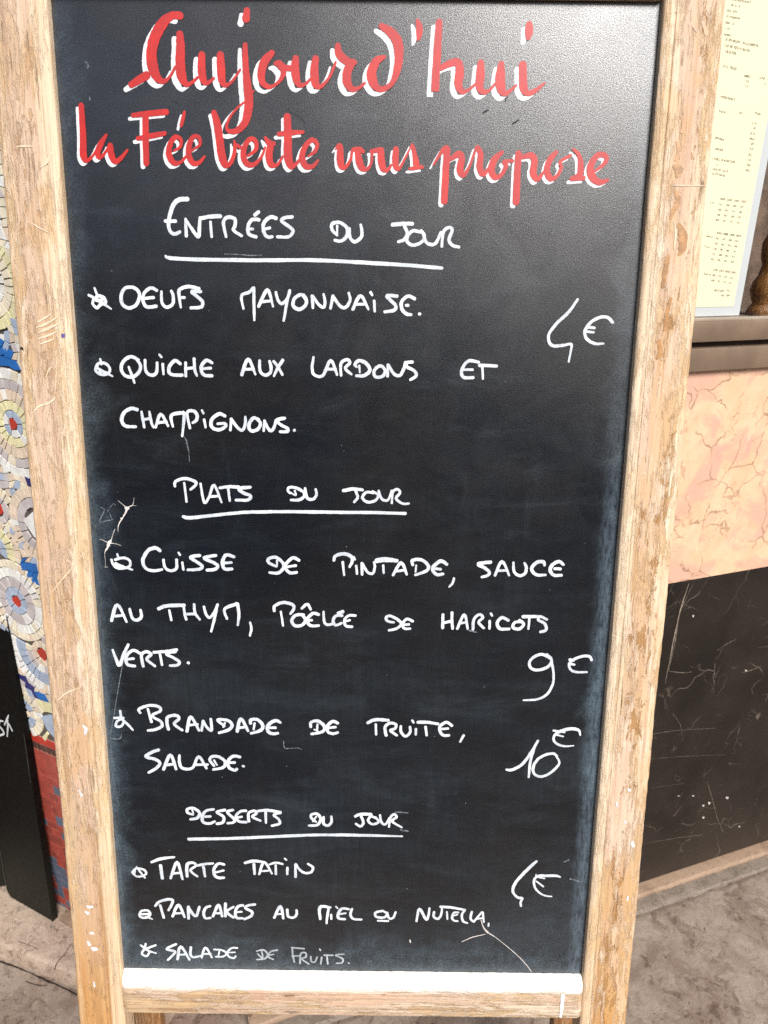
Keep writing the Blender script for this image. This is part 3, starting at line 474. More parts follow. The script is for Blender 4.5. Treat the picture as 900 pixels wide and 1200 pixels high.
SCRATCH = '''
scratch|100 560 9 8|345,240,4 400,285,6 430,312,12;425,318,40 450,318,40;440,330,26 400,410,16 355,485,12 345,530,6 345,572,3;375,428,22 388,428,20;455,308,16 500,282,6 515,210,3;490,292,5 535,292,3
scratch|100 560 9 8|312,540,6 288,600,6 275,650,12 250,690,42 232,735,26 205,790,6 210,860,3 213,940,3;150,648,3 190,658,6 232,682,10;268,688,12 320,695,6 380,715,3;205,945,3 240,938,3
scratch|520 1060 5.625 6|245,100,5 262,150,8 288,183,16;288,183,12 335,212,5 400,262,5 480,330,5 540,392,5 580,445,4;120,245,4 190,215,6 275,195,4
scratch|430 1045 6 8|302,338,10 306,355,12
'''
MARKS = '''
faint_mark|100 560 9 7|160,310,5 200,340,7 150,460,9 215,455,8 290,440,7;230,360,6 290,275,8 320,290,5;255,370,5 285,440,7
faint_mark|200 505 6 8|92,38,5 108,62,8 118,110,9 128,150,7 132,215,4
faint_mark|80 110 6 6|150,20,6 152,45,8
faint_mark|90 70 6 5|60,10,5 80,40,9 75,60,5
faint_mark|740 90 6 4|-5,0,3 -4,1,3
faint_mark|120 620 6 5|150,900,5 60,1430,4
faint_mark|190 295 6 6|440,16,5 520,18,6 620,26,6 700,24,5
faint_mark|510 695 6 8|222,255,8 250,266,12 295,276,8
faint_mark|350 870 6 5|-105,-10,5 -100,38,7 -60,42,6 0,40,4 20,50,4
faint_mark|460 945 6 8|20,40,9 60,42,9 110,46,4;60,165,12 110,175,8
faint_mark|650 1000 6 8|60,62,6 100,46,12;110,180,8 180,200,8
faint_mark|200 170 6 6|5,0,6 5,1,6
faint_mark|130 830 6 6|-10,210,5 60,215,6 75,180,4
'''
DENTS = '''
dent|490 10 6 12|455,738,8 475,722,14 495,715,8
dent|490 10 6 12|660,812,8 685,798,14 708,782,8
dent|490 10 6 10|612,655,8 618,632,10 632,625,6
dent|230 110 6 8|645,95,4 655,125,6 700,150,6 735,170,8 765,210,5
dent|140 0 6 10|375,715,8 400,722,14 415,735,8
'''
def parse(block):
    out = []
    for ln in block.strip().splitlines():
        name, hdr, body = ln.split('|'); x0, y0, s, wd = [float(t) for t in hdr.split()]
        strokes = []
        for st in body.split(';'):
            P = []
            for q in st.split():
                a = [float(t) for t in q.split(',')]
                P.append((x0 + a[0] / s, y0 + a[1] / s, (a[2] if len(a) > 2 else wd) / s))
            strokes.append(P)
        out.append((name, strokes))
    return out
# ============================================================ SETTING
Gz = -0.02
def sheet(name, x0, x1, y0, y1, z, nx, ny, mat, amp=0.0):
    V = []; Fc = []
    for j in range(ny + 1):
        for i in range(nx + 1):
            V.append((x0 + (x1 - x0) * i / nx, y0 + (y1 - y0) * j / ny, z + amp * random.uniform(-1, 1) * (0 < i < nx and 0 < j < ny)))
    for j in range(ny):
        for i in range(nx): a = j * (nx + 1) + i; Fc.append((a, a + 1, a + nx + 2, a + nx + 1))
    o = link(name, V, Fc, mat); o['kind'] = 'structure'; return o
sheet('ground', -80, 80, -80, 80, Gz, 8, 8, MAT['ground'])

box('added_road', (-60, -9.0, Gz - .2), (60, -.42, Gz + .004), MAT['added_road'], kind='structure')  # out of view, added dark so the board reflects less light
box('kerb', (-60, -.418, Gz - .2), (60, -.28, Gz + .012), MAT['ground'], bevel=.006, kind='structure')
# --- the two walls meet at a corner behind the board
AL = radians(-26.0); BL = on_z(75, 1062, 0.02)              # left wall (mosaic)
TL = Vector((cos(AL), sin(AL), 0)); NL = Vector((-sin(AL), cos(AL), 0))   # NL points into the wall
BR = on_z(750, 1035, 0.0); BR2 = on_z(900, 985, 0.0)
TR = (BR2 - BR).normalized(); NR = Vector((-TR.y, TR.x, 0))
# corner
def cross2(a, b): return a.x * b.y - a.y * b.x
sL = cross2(BR - BL, TR) / cross2(TL, TR); CORNER = BL + TL * sL; CORNER.z = 0
def frame(P, T, N): 
    M4 = Matrix((T, N, Vector((0, 0, 1)))).transposed().to_4x4(); M4.translation = P; return M4
PL = Vector((CORNER.x, CORNER.y, 0)); ML = frame(PL, TL, NL); MR = frame(PL, TR, NR)
def onL(u, v, out=0.0):
    q = on_plane(u, v, PL - NL * out, NL) - PL; return q.dot(TL), q.z
def onR(u, v, out=0.0):
    q = on_plane(u, v, PL - NR * out, NR) - PL; return q.dot(TR), q.z

# ---------- right wall
wr = empty('marble_wall', 'stone clad wall with peach marble above polished black marble', 'wall', MR)
zb, zp = 0.8755, 1.3266
x_a, x_b = 0.012, 3.2
def slab(name, x0, x1, z0, z1, mat, d=0.03, parent=wr, y1=0.0):
    return box(name, (x0, y1, z0), (x1, d, z1), mat, parent, bevel=.0012, seg=1)
slab('black_slab', x_a, x_b, 0.0, zb - .001, MAT['black'])
slab('peach_slab', x_a, x_b, zb + .001, zp, MAT['pink'], y1=.001)
box('wall_core', (x_a, .034, 0), (x_b, .30, zp - .004), MAT['grout'], wr)
box('wall_core', (x_a, .034, 2.35), (x_b, .30, 4.2), MAT['render'], wr)
slab('peach_slab', x_a, x_b, 2.35, 4.2, MAT['pink'], y1=.001)
slab('peach_slab', x_a, .42, zp + .0, 2.349, MAT['pink'], d=.3, y1=.0015)
# veins of quartz let into the black stone
def vein(pts, w0, mat=MAT['vein'], name='vein', where=onR, par=wr, off=.0012):
    for P in pts:
        V = []; Fc = []
        Q = []
        for (u, v, wd) in P:
            a = where(u, v); Q.append((a[0], a[1], wd * w0))
        ribbon(Q, lambda x, z, h: (x, -off + 0 - h * 10, z), V, Fc, 0.0, rough=.45, cap=3, n=5)
        link(name, V, Fc, mat, par)
vein([[(807, 683, .6), (800, 704, 1.2), (795, 722, 1.6), (790, 745, 1.3), (785, 770, .9), (779, 800, .5)], [(795, 722, .5), (791, 750, .7), (783, 785, .4)]], .0019)
vein([[(812, 683, .3), (804, 700, .5), (798, 712, .6)], [(781, 786, .4), (800, 788, .8), (810, 787, .4)], [(764, 860, .3), (782, 857, .5), (800, 855, .35), (838, 853, .3)], [(840, 762, .3), (852, 754, .8), (862, 749, .4)]], .0012)
vein([[(755, 988, .3), (790, 982, .5), (822, 978, .5)], [(868, 788, .3), (880, 785, .8), (892, 780, .4)], [(762, 889, .2), (800, 886, .35), (850, 884, .25)], [(764, 923, .2), (800, 918, .3)]], .0010)
vein([[(828, 915, .4), (834, 935, .6), (840, 958, .7), (847, 975, .5)], [(852, 792, .3), (846, 806, .5), (838, 816, .3)], [(788, 836, .3), (797, 850, .4), (800, 868, .3)]], .0009)
fl = []
for (u, v, a, b) in [(852, 934, 3.0, 2.4), (824, 943, 2.6, 2), (831, 940, 2.4, 3.4), (824, 957, 2, 2.6), (812, 721, 1.6, 3.0), (812, 932, 2, 1.2), (795, 932, 1.5, 1), (866, 968, 1.8, 1.4), (874, 785, 2.2, 1.4)]:
    fl.append([(u - a * .4, v, a), (u, v + b * .5, a * 1.1), (u + a * .4, v, a * .8)])
vein(fl, .00125, MAT['chip'], 'plaster_fleck')
# footing at the foot of the right wall: cement fillet, mortar strip, cracked edge
def strip_along(name, T, N, P0, x0, x1, prof, mat, parent, n=60, amp=.0015, kind=None):
    pl = []
    for i in range(n + 1):
        t = x0 + (x1 - x0) * i / n
        def place(a, b, ii, k, t=t):
            j = amp * random.uniform(-1, 1) if 0 < k < len(prof) - 2 else 0
            return (t, -a + j, b + j * .5)
        pl.append(place)
    return extrude_profile(name, prof, pl, mat, parent, kind=kind)
strip_along('cement_fillet', TR, NR, PL, .0, x_b, [(-.03, .0), (-.001, .0), (.018, -.0005), (.0255, -.002), (.0285, -.006), (.029, -.0125), (-.03, -.0125)], MAT['footing'], wr, 160, .0013)
strip_along('mortar_strip', TR, NR, PL, .0, x_b, [(-.03, -.0127), (.030, -.0125), (.045, -.0135), (.058, -.0150), (.062, -.0185), (.062, -.03), (-.03, -.03)], MAT['mortar_strip'], wr, 160, .0018)
# ground slab edge: pavement stone starts after a dark crack
def pav(name, x0, x1, y0, y1):
    n = 120; V = []; Fc = []
    for i in range(n + 1):
        t = x0 + (x1 - x0) * i / n; j = .0025 * random.uniform(-1, 1)
        V += [(t, -(y0 + .0 + j), Gz - .012), (t, -(y0 + .003 + j), Gz + .0018), (t, -(y0 + .010 + j), Gz + .0032), (t, -y1, Gz + .0032)]
    for i in range(n):
        for k in range(3): a = i * 4 + k; Fc.append((a, a + 4, a + 5, a + 1))
    return V, Fc
V, Fc = pav('', -.2, 3.0, .066, .50)
o = link('pavement', V, Fc, MAT['ground'], None); o.matrix_world = MR; o['kind'] = 'structure'

# ---------- window in the right wall
zt = 1.418
wf = box('window_frame', (.42, -.012, zp + .0015), (x_b, .03, 1.3705), MAT['bronze'], wr, bevel=.002)
def bar(name, lo, hi, mat, bev=.0015): return box(name, lo, hi, mat, wf, bevel=bev)
bar('groove', (.42, .006, 1.3705), (x_b, .03, 1.3815), MAT['gap'], 0)
bar('sash_rail', (.42, -.010, 1.3815), (x_b, .03, zt), MAT['bronze'], .002)
bar('glazing_bead', (.42, -.006, zt + .0002), (x_b, .010, zt + .0058), MAT['bronze_lip'], .001)
bar('side_post', (.42, -.011, zt + .0060), (.452, .03, 2.348), MAT['bronze'], .002)
bar('glass_pane', (.4525, .012, zt + .002), (x_b, .016, 2.348), MAT['glass'], 0)
room = box('window_recess', (.4525, .60, .9), (x_b, .62, 2.34), MAT['interior'], wr)
box('recess_side', (.43, .302, .9), (.452, .60, 2.34), MAT['interior'], wr)
box('inner_ledge', (.4525, .0305, zt - .03), (x_b, .26, zt - .006), MAT['ledge'], wr, bevel=.003)
box('recess_floor', (.4525, .2605, 1.1), (x_b, .60, 1.12), MAT['interior'], wr)
box('recess_ceiling', (.4525, .0305, 2.342), (x_b, .60, 2.348), MAT['interior'], wr)
# turned wooden thing standing on the inner ledge behind the glass
def onRin(u, v, d): 
    q = on_plane(u, v, PL + NR * d, NR) - PL; return q.dot(TR), q.z
px, pz = onRin(897, 351, .11); 
pst = empty('wooden_ornament', 'orange brown turned wood standing dimly behind the window glass beside the menu', 'ornament', MR @ Matrix.Translation((px, .11, zt - .006)))
prof = [(.0, 0), (.030, .0), (.034, .006), (.030, .016), (.024, .024), (.028, .034), (.033, .050), (.030, .066), (.022, .080), (.019, .10), (.024, .115), (.026, .14), (.018, .16), (.015, .30), (.0, .302)]
V = []; Fc = []; ns = 24
for (r_, z_) in prof:
    for k in range(ns): V.append((r_ * cos(2 * pi * k / ns), r_ * sin(2 * pi * k / ns), z_))
for i in range(len(prof) - 1):
    for k in range(ns): Fc.append((i * ns + k, i * ns + (k + 1) % ns, (i + 1) * ns + (k + 1) % ns, (i + 1) * ns + k))
link('turned_body', V, Fc, MAT['post'], pst, True)

# ---------- menu sheet behind the glass
xs = onR(866, 370, -.0105)[0]; print('SHEET', xs, onR(900,372), onR(820,372), BR, BR2, CORNER)
sh = empty('menu_sheet', 'cream printed price list in a clear sleeve, hung inside the bronze framed window', 'menu', MR @ Matrix.Translation((0, .0105, 0)))
box('plastic_sleeve', (xs - .40, .0003, zt + .0075), (xs, .0008, 2.1), MAT['plastic'], sh)
box('paper', (xs - .40, -.0004, zt + .024), (xs - .0175, .0, 2.08), MAT['paper'], sh)
def onS(u, v):
    q = on_plane(u, v, PL + NR * .0101, NR) - PL; return q.dot(TR), q.z
def scribble(rows, name='printed_line'):
    """tiny print, far too small to read in the photograph: rows of letter-like strokes"""
    V = []; Fc = []
    for (u0, v0, u1, v1, hh, dens) in rows:
        a = onS(u0, v0); b = onS(u1, v1); L = b[0] - a[0]; n = max(1, int(L / (.0026 * dens)))
        hgt = hh * .0012
        for i in range(n):
            if dens > .9 and random.random() < .1: continue
            x = a[0] + L * (i + .25) / n; z = a[1] + (b[1] - a[1]) * (i + .25) / n; wv = L / n * .55
            k = random.choice('IOLTN')
            P = {'I': [[(0, 0), (0, 1)]], 'O': [[(0, 0), (0, 1), (1, 1), (1, 0), (0, 0)]], 'L': [[(0, 1), (0, 0), (1, 0)]], 'T': [[(0, 1), (1, 1)], [(.5, 1), (.5, 0)]], 'N': [[(0, 0), (0, 1), (1, 0), (1, 1)]]}[k]
            for S in P:
                ribbon([(x + p * wv, z + q * hgt, .00062) for p, q in S], lambda X, Z, h: (X, -.0006 - h * 5, Z), V, Fc, 0, cap=3, n=1)
    o = link(name, V, Fc, MAT['ink'], sh); o['kind'] = 'stuff'; return o
R_ = []
for i, (u0, u1, v0) in enumerate([(858, 880, 0), (853, 867, 6), (852, 864, 13), (851, 867, 20), (850, 860, 27), (849, 855, 34), (848, 858, 41)]): R_.append((u0, v0, u1, v0 + (u1 - u0) * .17, 1.7, 1))
scribble(R_)
scribble([(849, 47, 888, 55, 2.4, 1), (849, 54, 879, 61, 2.4, 1), (848, 61, 863, 64, 2.4, 1)])
scribble([(845, 78, 863, 82, 2.6, 1.1), (844, 114, 861, 118, 2.2, 1.1)])
scribble([(872, 90, 879, 91, 2.4, .8), (874, 96, 877, 97, 2.2, .8), (873, 102, 876, 103, 2.2, .8), (890, 92, 896, 93, 2.2, .8), (895, 99, 897, 99, 2, .8)])
scribble([(842, 131, 852, 133, 1.8, 1), (866, 133, 870, 134, 1.6, 1), (884, 133, 891, 135, 2, .9), (881, 145, 887, 146, 1.8, .9), (883, 151, 886, 151, 2, .9), (879, 157, 885, 158, 2, .9), (878, 163, 884, 164, 2, .9), (880, 169, 883, 170, 2.2, .8), (878, 175, 882, 176, 2.2, .8), (877, 182, 881, 183, 2.2, .8), (876, 188, 880, 189, 2.2, .8), (875, 194, 879, 195, 2.2, .8), (874, 200, 878, 201, 2.2, .8)])
scribble([(838, 162, 848, 165, 2, .9), (838, 175, 847, 177, 2.2, .9), (835, 187, 861, 191, 2.4, 1), (837, 194, 841, 195, 2, 1), (835, 199, 854, 202, 1.9, 1), (834, 204, 850, 207, 1.9, 1)])
def table(u, v, cols, rows, dx=8.2, dy=6.1, sk=-.22):
    T = []
    for r in range(rows + 1):
        for c in range(cols):
            uu = u + c * dx + r * dy * sk * 1.0; vv = v + r * dy + c * 1.0
            T.append((uu, vv, uu + (5.4 if r == 0 else 3.6), vv + .5, 2.3 if r == 0 else 2.0, .72))
    return T
scribble(table(844, 234, 4, 4) + [(832, 238, 840, 240, 1.5, 1)])
scribble(table(840, 274, 4, 5, 7.6) + [(827, 277, 835, 279, 1.6, 1), (825, 289, 831, 291, 1.6, 1)])
scribble(table(836, 317, 4, 2, 6.8) + [(823, 321, 833, 323, 1.6, 1)])
scribble([(837, 341, 848, 342, 2.2, .8), (852, 341, 855, 342, 2.2, .8), (844, 347, 848, 347, 2, .8), (851, 347, 855, 347, 2, .8)])

# ---------- left wall with mosaic
wl = empty('mosaic_wall', 'wall covered in swirling pale broken-tile mosaic above red glazed tiles', 'wall', ML)
box('wall_core', (-3.2, .002, 0), (-.012, .30, 4.2), MAT['grout'], wl)
box('grout_bed', (-3.2, -.0003, 0), (-.013, .0018, onL(33, 857)[1]), MAT['pinkgrout'], wl)
box('plaster_face', (-3.2, -.004, 2.30), (-.012, .0015, 4.2), MAT['render'], wl)
z_red = onL(33, 857)[1]
FL = []   # flowers: centre (photo), ring radii in photo px (vertical) and colours
def flower(u, v, rings): 
    x, z = onL(u, v); s = (onL(u, v - 10)[1] - z) / 10.0
    FL.append((x, z, [(r * s, c) for r, c in rings]))
flower(16, 497, [(7.5, 'red'), (16, 'bluegrey'), (27, 'yellow'), (40, 'peach'), (51, 'lilac'), (63, 'white')])
flower(20, 704, [(6.5, 'red'), (15, 'bluegrey'), (26, 'lilac'), (36, 'white'), (44, 'cream')])
flower(-6, 643, [(9, 'red'), (19, 'bluegrey'), (30, 'yellow'), (38, 'peach')])
flower(46, 617, [(21, 'white'), (32, 'lilac'), (44, 'peach')])
flower(-2, 596, [(9, 'red'), (17, 'lilac'), (27, 'cream')])
flower(50, 766, [(7, 'red'), (14, 'peach'), (22, 'lilac'), (35, 'bluegrey'), (46, 'white')])
flower(28, 834, [(8, 'peach'), (16, 'bluegrey'), (25, 'cream')])
flower(62, 850, [(14, 'bluegrey'), (26, 'yellow')])
flower(-14, 330, [(8, 'red'), (18, 'bluegrey'), (30, 'white'), (44, 'cream'), (58, 'yellow')])
flower(-6, 390, [(9, 'bluegrey'), (18, 'white'), (27, 'bluegrey')])
flower(70, 420, [(8, 'red'), (20, 'bluegrey'), (34, 'cream'), (48, 'peach')])
flower(-30, 250, [(9, 'red'), (20, 'bluegrey'), (34, 'peach'), (50, 'white')])
flower(-60, 520, [(8, 'red'), (20, 'yellow'), (34, 'peach'), (50, 'white')])
flower(90, 560, [(8, 'red'), (20, 'bluegrey'), (34, 'white'), (50, 'yellow')])
def poly_px(P): return [onL(*q) for q in P]
BLUES = [(poly_px([(-4, 393), (3, 397), (10, 412), (20, 424), (24, 434), (10, 430), (-4, 428)]), 'blue'),
         (poly_px([(28, 652), (36, 658), (45, 664), (46, 690), (37, 676), (27, 668)]), 'blue'),
         (poly_px([(27, 562), (36, 563), (36, 570), (27, 570)]), 'navy'),
         (poly_px([(17, 562), (27, 563), (27, 570), (18, 572)]), 'bluegrey'),
         (poly_px([(20, 783), (28, 792), (46, 814), (44, 822), (30, 800), (22, 795)]), 'navy'),
         (poly_px([(44, 812), (58, 812), (56, 820), (47, 824)]), 'blue')]
def inside(x, z, P):
    c = False; j = len(P) - 1
    for i in range(len(P)):
        if (P[i][1] > z) != (P[j][1] > z) and x < (P[j][0] - P[i][0]) * (z - P[i][1]) / (P[j][1] - P[i][1]) + P[i][0]: c = not c
        j = i
    return c
zt_m = 2.298
x0m, x1m = -1.05, -.22
def tile_geo(P, th, ins):
    """raised piece: outline at the bed, slightly smaller face"""
    cx_ = sum(p[0] for p in P) / len(P); cz_ = sum(p[1] for p in P) / len(P); n = len(P); V = []; tl = random.uniform(-.05, .05), random.uniform(-.05, .05)
    for x, z in P: V.append((x, .001, z))
    for x, z in P:
        dx, dz = x - cx_, z - cz_; l = math.hypot(dx, dz) or 1; k = max(0, 1 - ins / l)
        V.append((cx_ + dx * k, -th + dx * tl[0] * .5 + dz * tl[1] * .5, cz_ + dz * k))
    F_ = [tuple(range(n, 2 * n))] + [(i, (i + 1) % n, n + (i + 1) % n, n + i) for i in range(n)]
    return V, F_
TILES = []   # (poly, colour)
def add_tile(P, c): TILES.append((P, c))
def near_flower(x, z, upto=None, pad=0):
    for i, (fx, fz, rg) in enumerate(FL[:upto] if upto is not None else FL):
        if math.hypot(x - fx, z - fz) < rg[-1][0] + pad: return True
    return False
gap = .0010
for fi, (fx, fz, rg) in enumerate(FL):
    r0 = 0
    for ri, (r1, c) in enumerate(rg):
        if ri == 0:
            P = [(fx + r1 * (.72 if k % 2 else 1.05) * cos(2 * pi * k / 6 + fi), fz + r1 * (.8 if k % 2 else 1.1) * sin(2 * pi * k / 6 + fi)) for k in range(6)]
            if not near_flower(fx, fz, fi): add_tile(P, c)
        else:
            rm = (r0 + r1) / 2; tl_ = .0128 if c in ('white', 'cream', 'peach', 'yellow') else .018
            n = max(5, int(2 * pi * rm / tl_)); a0 = random.random() * 6
            edges = [a0 + 2 * pi * (k + random.uniform(-.16, .16)) / n for k in range(n)]; edges.append(edges[0] + 2 * pi)
            for k in range(n):
                a, b = edges[k], edges[k + 1]; am = (a + b) / 2
                x, z = fx + rm * cos(am), fz + rm * sin(am)
                if near_flower(x, z, fi) or z < z_red + .005: continue
                ga = gap / rm / 1.2; j = lambda: random.uniform(-.0006, .0006)
                ri_, ro_ = r0 + gap * .62, r1 - gap * .62
                P = [(fx + ri_ * cos(a + ga) + j(), fz + ri_ * sin(a + ga) + j()), (fx + ro_ * cos(a + ga) + j(), fz + ro_ * sin(a + ga) + j()),
                     (fx + (ro_ + .0002) * cos(am), fz + (ro_ + .0002) * sin(am)), (fx + ro_ * cos(b - ga) + j(), fz + ro_ * sin(b - ga) + j()), (fx + ri_ * cos(b - ga) + j(), fz + ri_ * sin(b - ga) + j())]
                cc = c
                for BP, bc in BLUES:
                    if inside(x, z, BP): cc = bc
                if cc == c and random.random() < .12: cc = random.choice(['cream', 'peach', 'white'])
                add_tile(P, cc)
        r0 = r1
# in between: crazy paving on a bent grid
gs = .0150; nz = int((zt_m - z_red) / gs); nx_ = int((x1m - x0m) / gs)
def gp(i, j):
    rr = random.Random(i * 7919 + j * 104729)
    x = x0m + i * gs + (j % 2) * gs * .3; z = z_red + .004 + j * gs
    return (x + .006 * sin(z * 33) + rr.uniform(-.0032, .0032), z + .005 * sin(x * 41) + rr.uniform(-.0032, .0032))
for j in range(nz):
    for i in range(nx_):
        Q = [gp(i, j), gp(i + 1, j), gp(i + 1, j + 1), gp(i, j + 1)] if j % 2 == 0 else [gp(i, j), gp(i + 1, j), gp(i + 1, j + 1), gp(i, j + 1)]
        mx_, mz_ = sum(q[0] for q in Q) / 4, sum(q[1] for q in Q) / 4
        if near_flower(mx_, mz_, None, -.0025): continue
        P = []
        for q in Q:
            dx, dz = q[0] - mx_, q[1] - mz_; l = math.hypot(dx, dz); k = (l - gap * .75) / l; P.append((mx_ + dx * k, mz_ + dz * k))
        c = random.choice(['cream', 'cream', 'peach', 'peach', 'lilac', 'white', 'bluegrey', 'cream'])
        for BP, bc in BLUES:
            if inside(mx_, mz_, BP): c = bc
        add_tile(P, c)
def proj(P3):
    d = P3 - CAM; c = (d.dot(C_R), d.dot(C_U), d.dot(C_F)); return 450 + F_PX * c[0] / c[2], 600 - F_PX * c[1] / c[2]
def split_out(tiles, name, ins, th, lim):
    vis = []; rest = []
    for P, c in tiles:
        cx_, cz_ = sum(p[0] for p in P) / len(P), sum(p[1] for p in P) / len(P)
        u, v = proj(ML @ Vector((cx_, 0, cz_)))
        edge = 3 + (v - 200) * .0848
        ok = -3 < u < edge + 6 and 0 < v < 1080 and u > (v - 640) * .135 - 6
        (vis if ok else rest).append((P, c, (u - edge)))
    vis.sort(key=lambda t: t[2]); rest += vis[lim:]; vis = vis[:lim]
    for P, c, _ in vis:
        V, F_ = tile_geo(P, th, ins); link(name, V, F_, TILE[c], wl)
    if rest:
        V = []; F_ = []; mi = []; keys = sorted({c for _, c, _ in rest})
        for P, c, _ in rest:
            v_, f_ = tile_geo(P, th, ins); b = len(V); V += v_; F_ += [tuple(b + i for i in f) for f in f_]; mi += [keys.index(c)] * len(f_)
        o = link(name + '_field', V, F_, None, wl)
        for k in keys: o.data.materials.append(TILE[k])
        for p, q in zip(o.data.polygons, mi): p.material_index = q
        o['kind'] = 'stuff'
    print(name, len(vis), len(rest))
split_out(TILES, 'mosaic_tile', .0004, .0020, 300)
# red glazed tiles below
RT = []
def rect(x0, z0, x1, z1, j=.0004):
    r = lambda: random.uniform(-j, j)
    return [(x0 + r(), z0 + r()), (x1 + r(), z0 + r()), (x1 + r(), z1 + r()), (x0 + r(), z1 + r())]
z = z_red; 
row_h = (onL(45, 866)[1] - onL(45, 874)[1])
x = x0m
while x < x1m: RT.append((rect(x, z - row_h * .95, x + .046, z - .0005), 'red' if random.random() < .5 else 'brick')); x += .0465
z -= row_h; x = x0m
while x < x1m: RT.append((rect(x + .0010, z - row_h * .90, x + .0136, z - .0012), 'brown')); x += .0146
z -= row_h
r = 0
while z > .006:
    hh = row_h * random.uniform(.95, 1.35); z1 = z - .0005; z0 = max(z - hh + .0004, .004); x = x0m + random.uniform(-.02, 0)
    while x < x1m:
        ww = random.choice([.0125, .019, .024, .031]); c = random.choice(['brick', 'brick', 'brick2', 'brick'])
        u, v = proj(ML @ Vector((x + ww / 2, 0, (z0 + z1) / 2)))
        pb = .04 if v < 960 else (.22 if v < 1015 else .5)
        if r > 3 and random.random() < pb: c = 'slate'
        if z1 - z0 > .003: RT.append((rect(x + .0007, z0 + .0003, x + ww - .0007, z1 - .0003), c))
        x += ww
    z -= hh; r += 1
split_out(RT, 'glazed_tile', .0003, .0016, 300)
box('corner_trim', (-.012, -.004, 0), (.012, .012, 4.2), MAT['bronze'], wl, bevel=.002)

# platform (a low step) along the left wall
Ea = on_z(0, 1108, .02); Eb = on_z(90, 1146, .02); Td = (Eb - Ea).normalized(); Nd = Vector((-Td.y, Td.x, 0))
MP = frame(Vector((Ea.x, Ea.y, 0)), Td, Nd)
prof = [(-.0, Gz - .02), (.0, Gz + .004), (.002, .010), (.004, .0165), (.009, .0195), (.016, .0203), (.60, .0203), (.60, Gz - .02)]
pl = []
for i in range(91):
    t = -1.8 + 2.25 * i / 90
    def place(a, b, ii, k, t=t):
        j = random.uniform(-.0012, .0012) if 0 < k < 5 else 0
        return (t, a + j, b + j * .4)
    pl.append(place)
o = extrude_profile('step', prof, pl, MAT['platform'], None, kind='structure'); o.matrix_world = MP
def ribs(name, P, z, wd, mat, amp=.5):
    V = []; F_ = []
    for S in P:
        V = []; F_ = []; ribbon([(*on_z(u, v, z).xy, w_ * wd) for u, v, w_ in S], lambda X, Y, h: (X, Y, z + h * 20), V, F_, 0.0, rough=amp, cap=3, n=5)
        o = link(name, V, F_, mat); o['kind'] = 'structure'
ribs('crack', [[(83, 1105, .5), (79, 1113, 1), (75, 1119, .8), (70, 1124, 1.2), (66, 1130, 1), (64, 1137, 1.3)], [(20, 1103, .3), (35, 1108, .6), (45, 1113, .4)]], .0212, .0016, MAT['gap'])
ribs('crack', [[(-2, 1126, 1), (15, 1132, 1.5), (33, 1139, .8), (50, 1147, 1.6), (68, 1155, 1.2), (95, 1168, 1.4)], [(30, 1150, .5), (42, 1154, .8), (54, 1155, .5), (57, 1151, .4)]], Gz + .0012, .0026, MAT['gap'])
box('mortar_dab', (-.52, -.035, .0205), (-.44, -.0045, .032), MAT['footing'], wl, bevel=.004)

# ---------- black sign leaning left
A0 = on_z(14, 1052, .0205); A1 = on_z(61, 1079, .0205); Ta = (A1 - A0).normalized(); Na = Vector((-Ta.y, Ta.x, 0)); la = radians(2.9)
UPa = Vector((0, 0, 1)) * cos(la) + Na * sin(la); NNa = Na * cos(la) - Vector((0, 0, 1)) * sin(la)
MA = Matrix((Ta, NNa, UPa)).transposed().to_4x4(); MA.translation = A1
def rounded(x0, x1, z0, z1, r, n=6, corners=(1, 1, 1, 1)):
    P = []
    for (cx_, cz_, a0, on) in ((x0 + r, z0 + r, pi, corners[0]), (x1 - r, z0 + r, 1.5 * pi, corners[1]), (x1 - r, z1 - r, 0, corners[2]), (x0 + r, z1 - r, .5 * pi, corners[3])):
        if on:
            for k in range(n + 1): a = a0 + pi / 2 * k / n; P.append((cx_ + r * cos(a), cz_ + r * sin(a)))
        else:
            sx = x0 if abs(cx_ - x0 - r) < 1e-9 else x1; sz = z0 if abs(cz_ - z0 - r) < 1e-9 else z1; P.append((sx, sz))
    return P
def plate(name, P, y0, y1, mat, parent, ins=.0015):
    n = len(P); V = [(x, y1, z) for x, z in P] + [(x, y0 + ins, z) for x, z in P]
    cx_ = sum(p[0] for p in P) / n; cz_ = sum(p[1] for p in P) / n
    for x, z in P:
        dx, dz = x - cx_, z - cz_; l = math.hypot(dx, dz); k = (l - ins) / l; V.append((cx_ + dx * k, y0, cz_ + dz * k))
    F_ = [tuple(range(n))]
    for q in (0, 1): F_ += [(q * n + i, q * n + (i + 1) % n, (q + 1) * n + (i + 1) % n, (q + 1) * n + i) for i in range(n)]
    F_.append(tuple(range(2 * n, 3 * n))[::-1])
    o = link(name, V, F_, mat, parent)
    bm = bmesh.new(); bm.from_mesh(o.data); bmesh.ops.recalc_face_normals(bm, faces=bm.faces[:]); bm.to_mesh(o.data); bm.free(); return o
LA = (A1 - A0).length
bs = empty('black_sign', 'glossy black board with white graffiti lettering, leaning on the mosaic wall', 'sign', MA)
plate('sign_panel', rounded(-LA - .015, 0, 0, 1.25, .02, 6, (1, 0, 1, 1)), 0, .012, MAT['pvc'], bs, .001)
V = []; F_ = []
P = rounded(-LA - .0155, .0005, -.0005, 1.25, .02, 6, (1, 0, 1, 1)); n = len(P)
V = [(x, -.0008, z) for x, z in P]; Pi = rounded(-LA - .0135, -.0015, .0015, 1.248, .0185, 6, (1, 0, 1, 1)); V += [(x, -.0012, z) for x, z in Pi]
F_ = [(i, i + 1, n + i + 1, n + i) for i in range(0, 7)] + [(n - 1, 0, n, 2 * n - 1)]
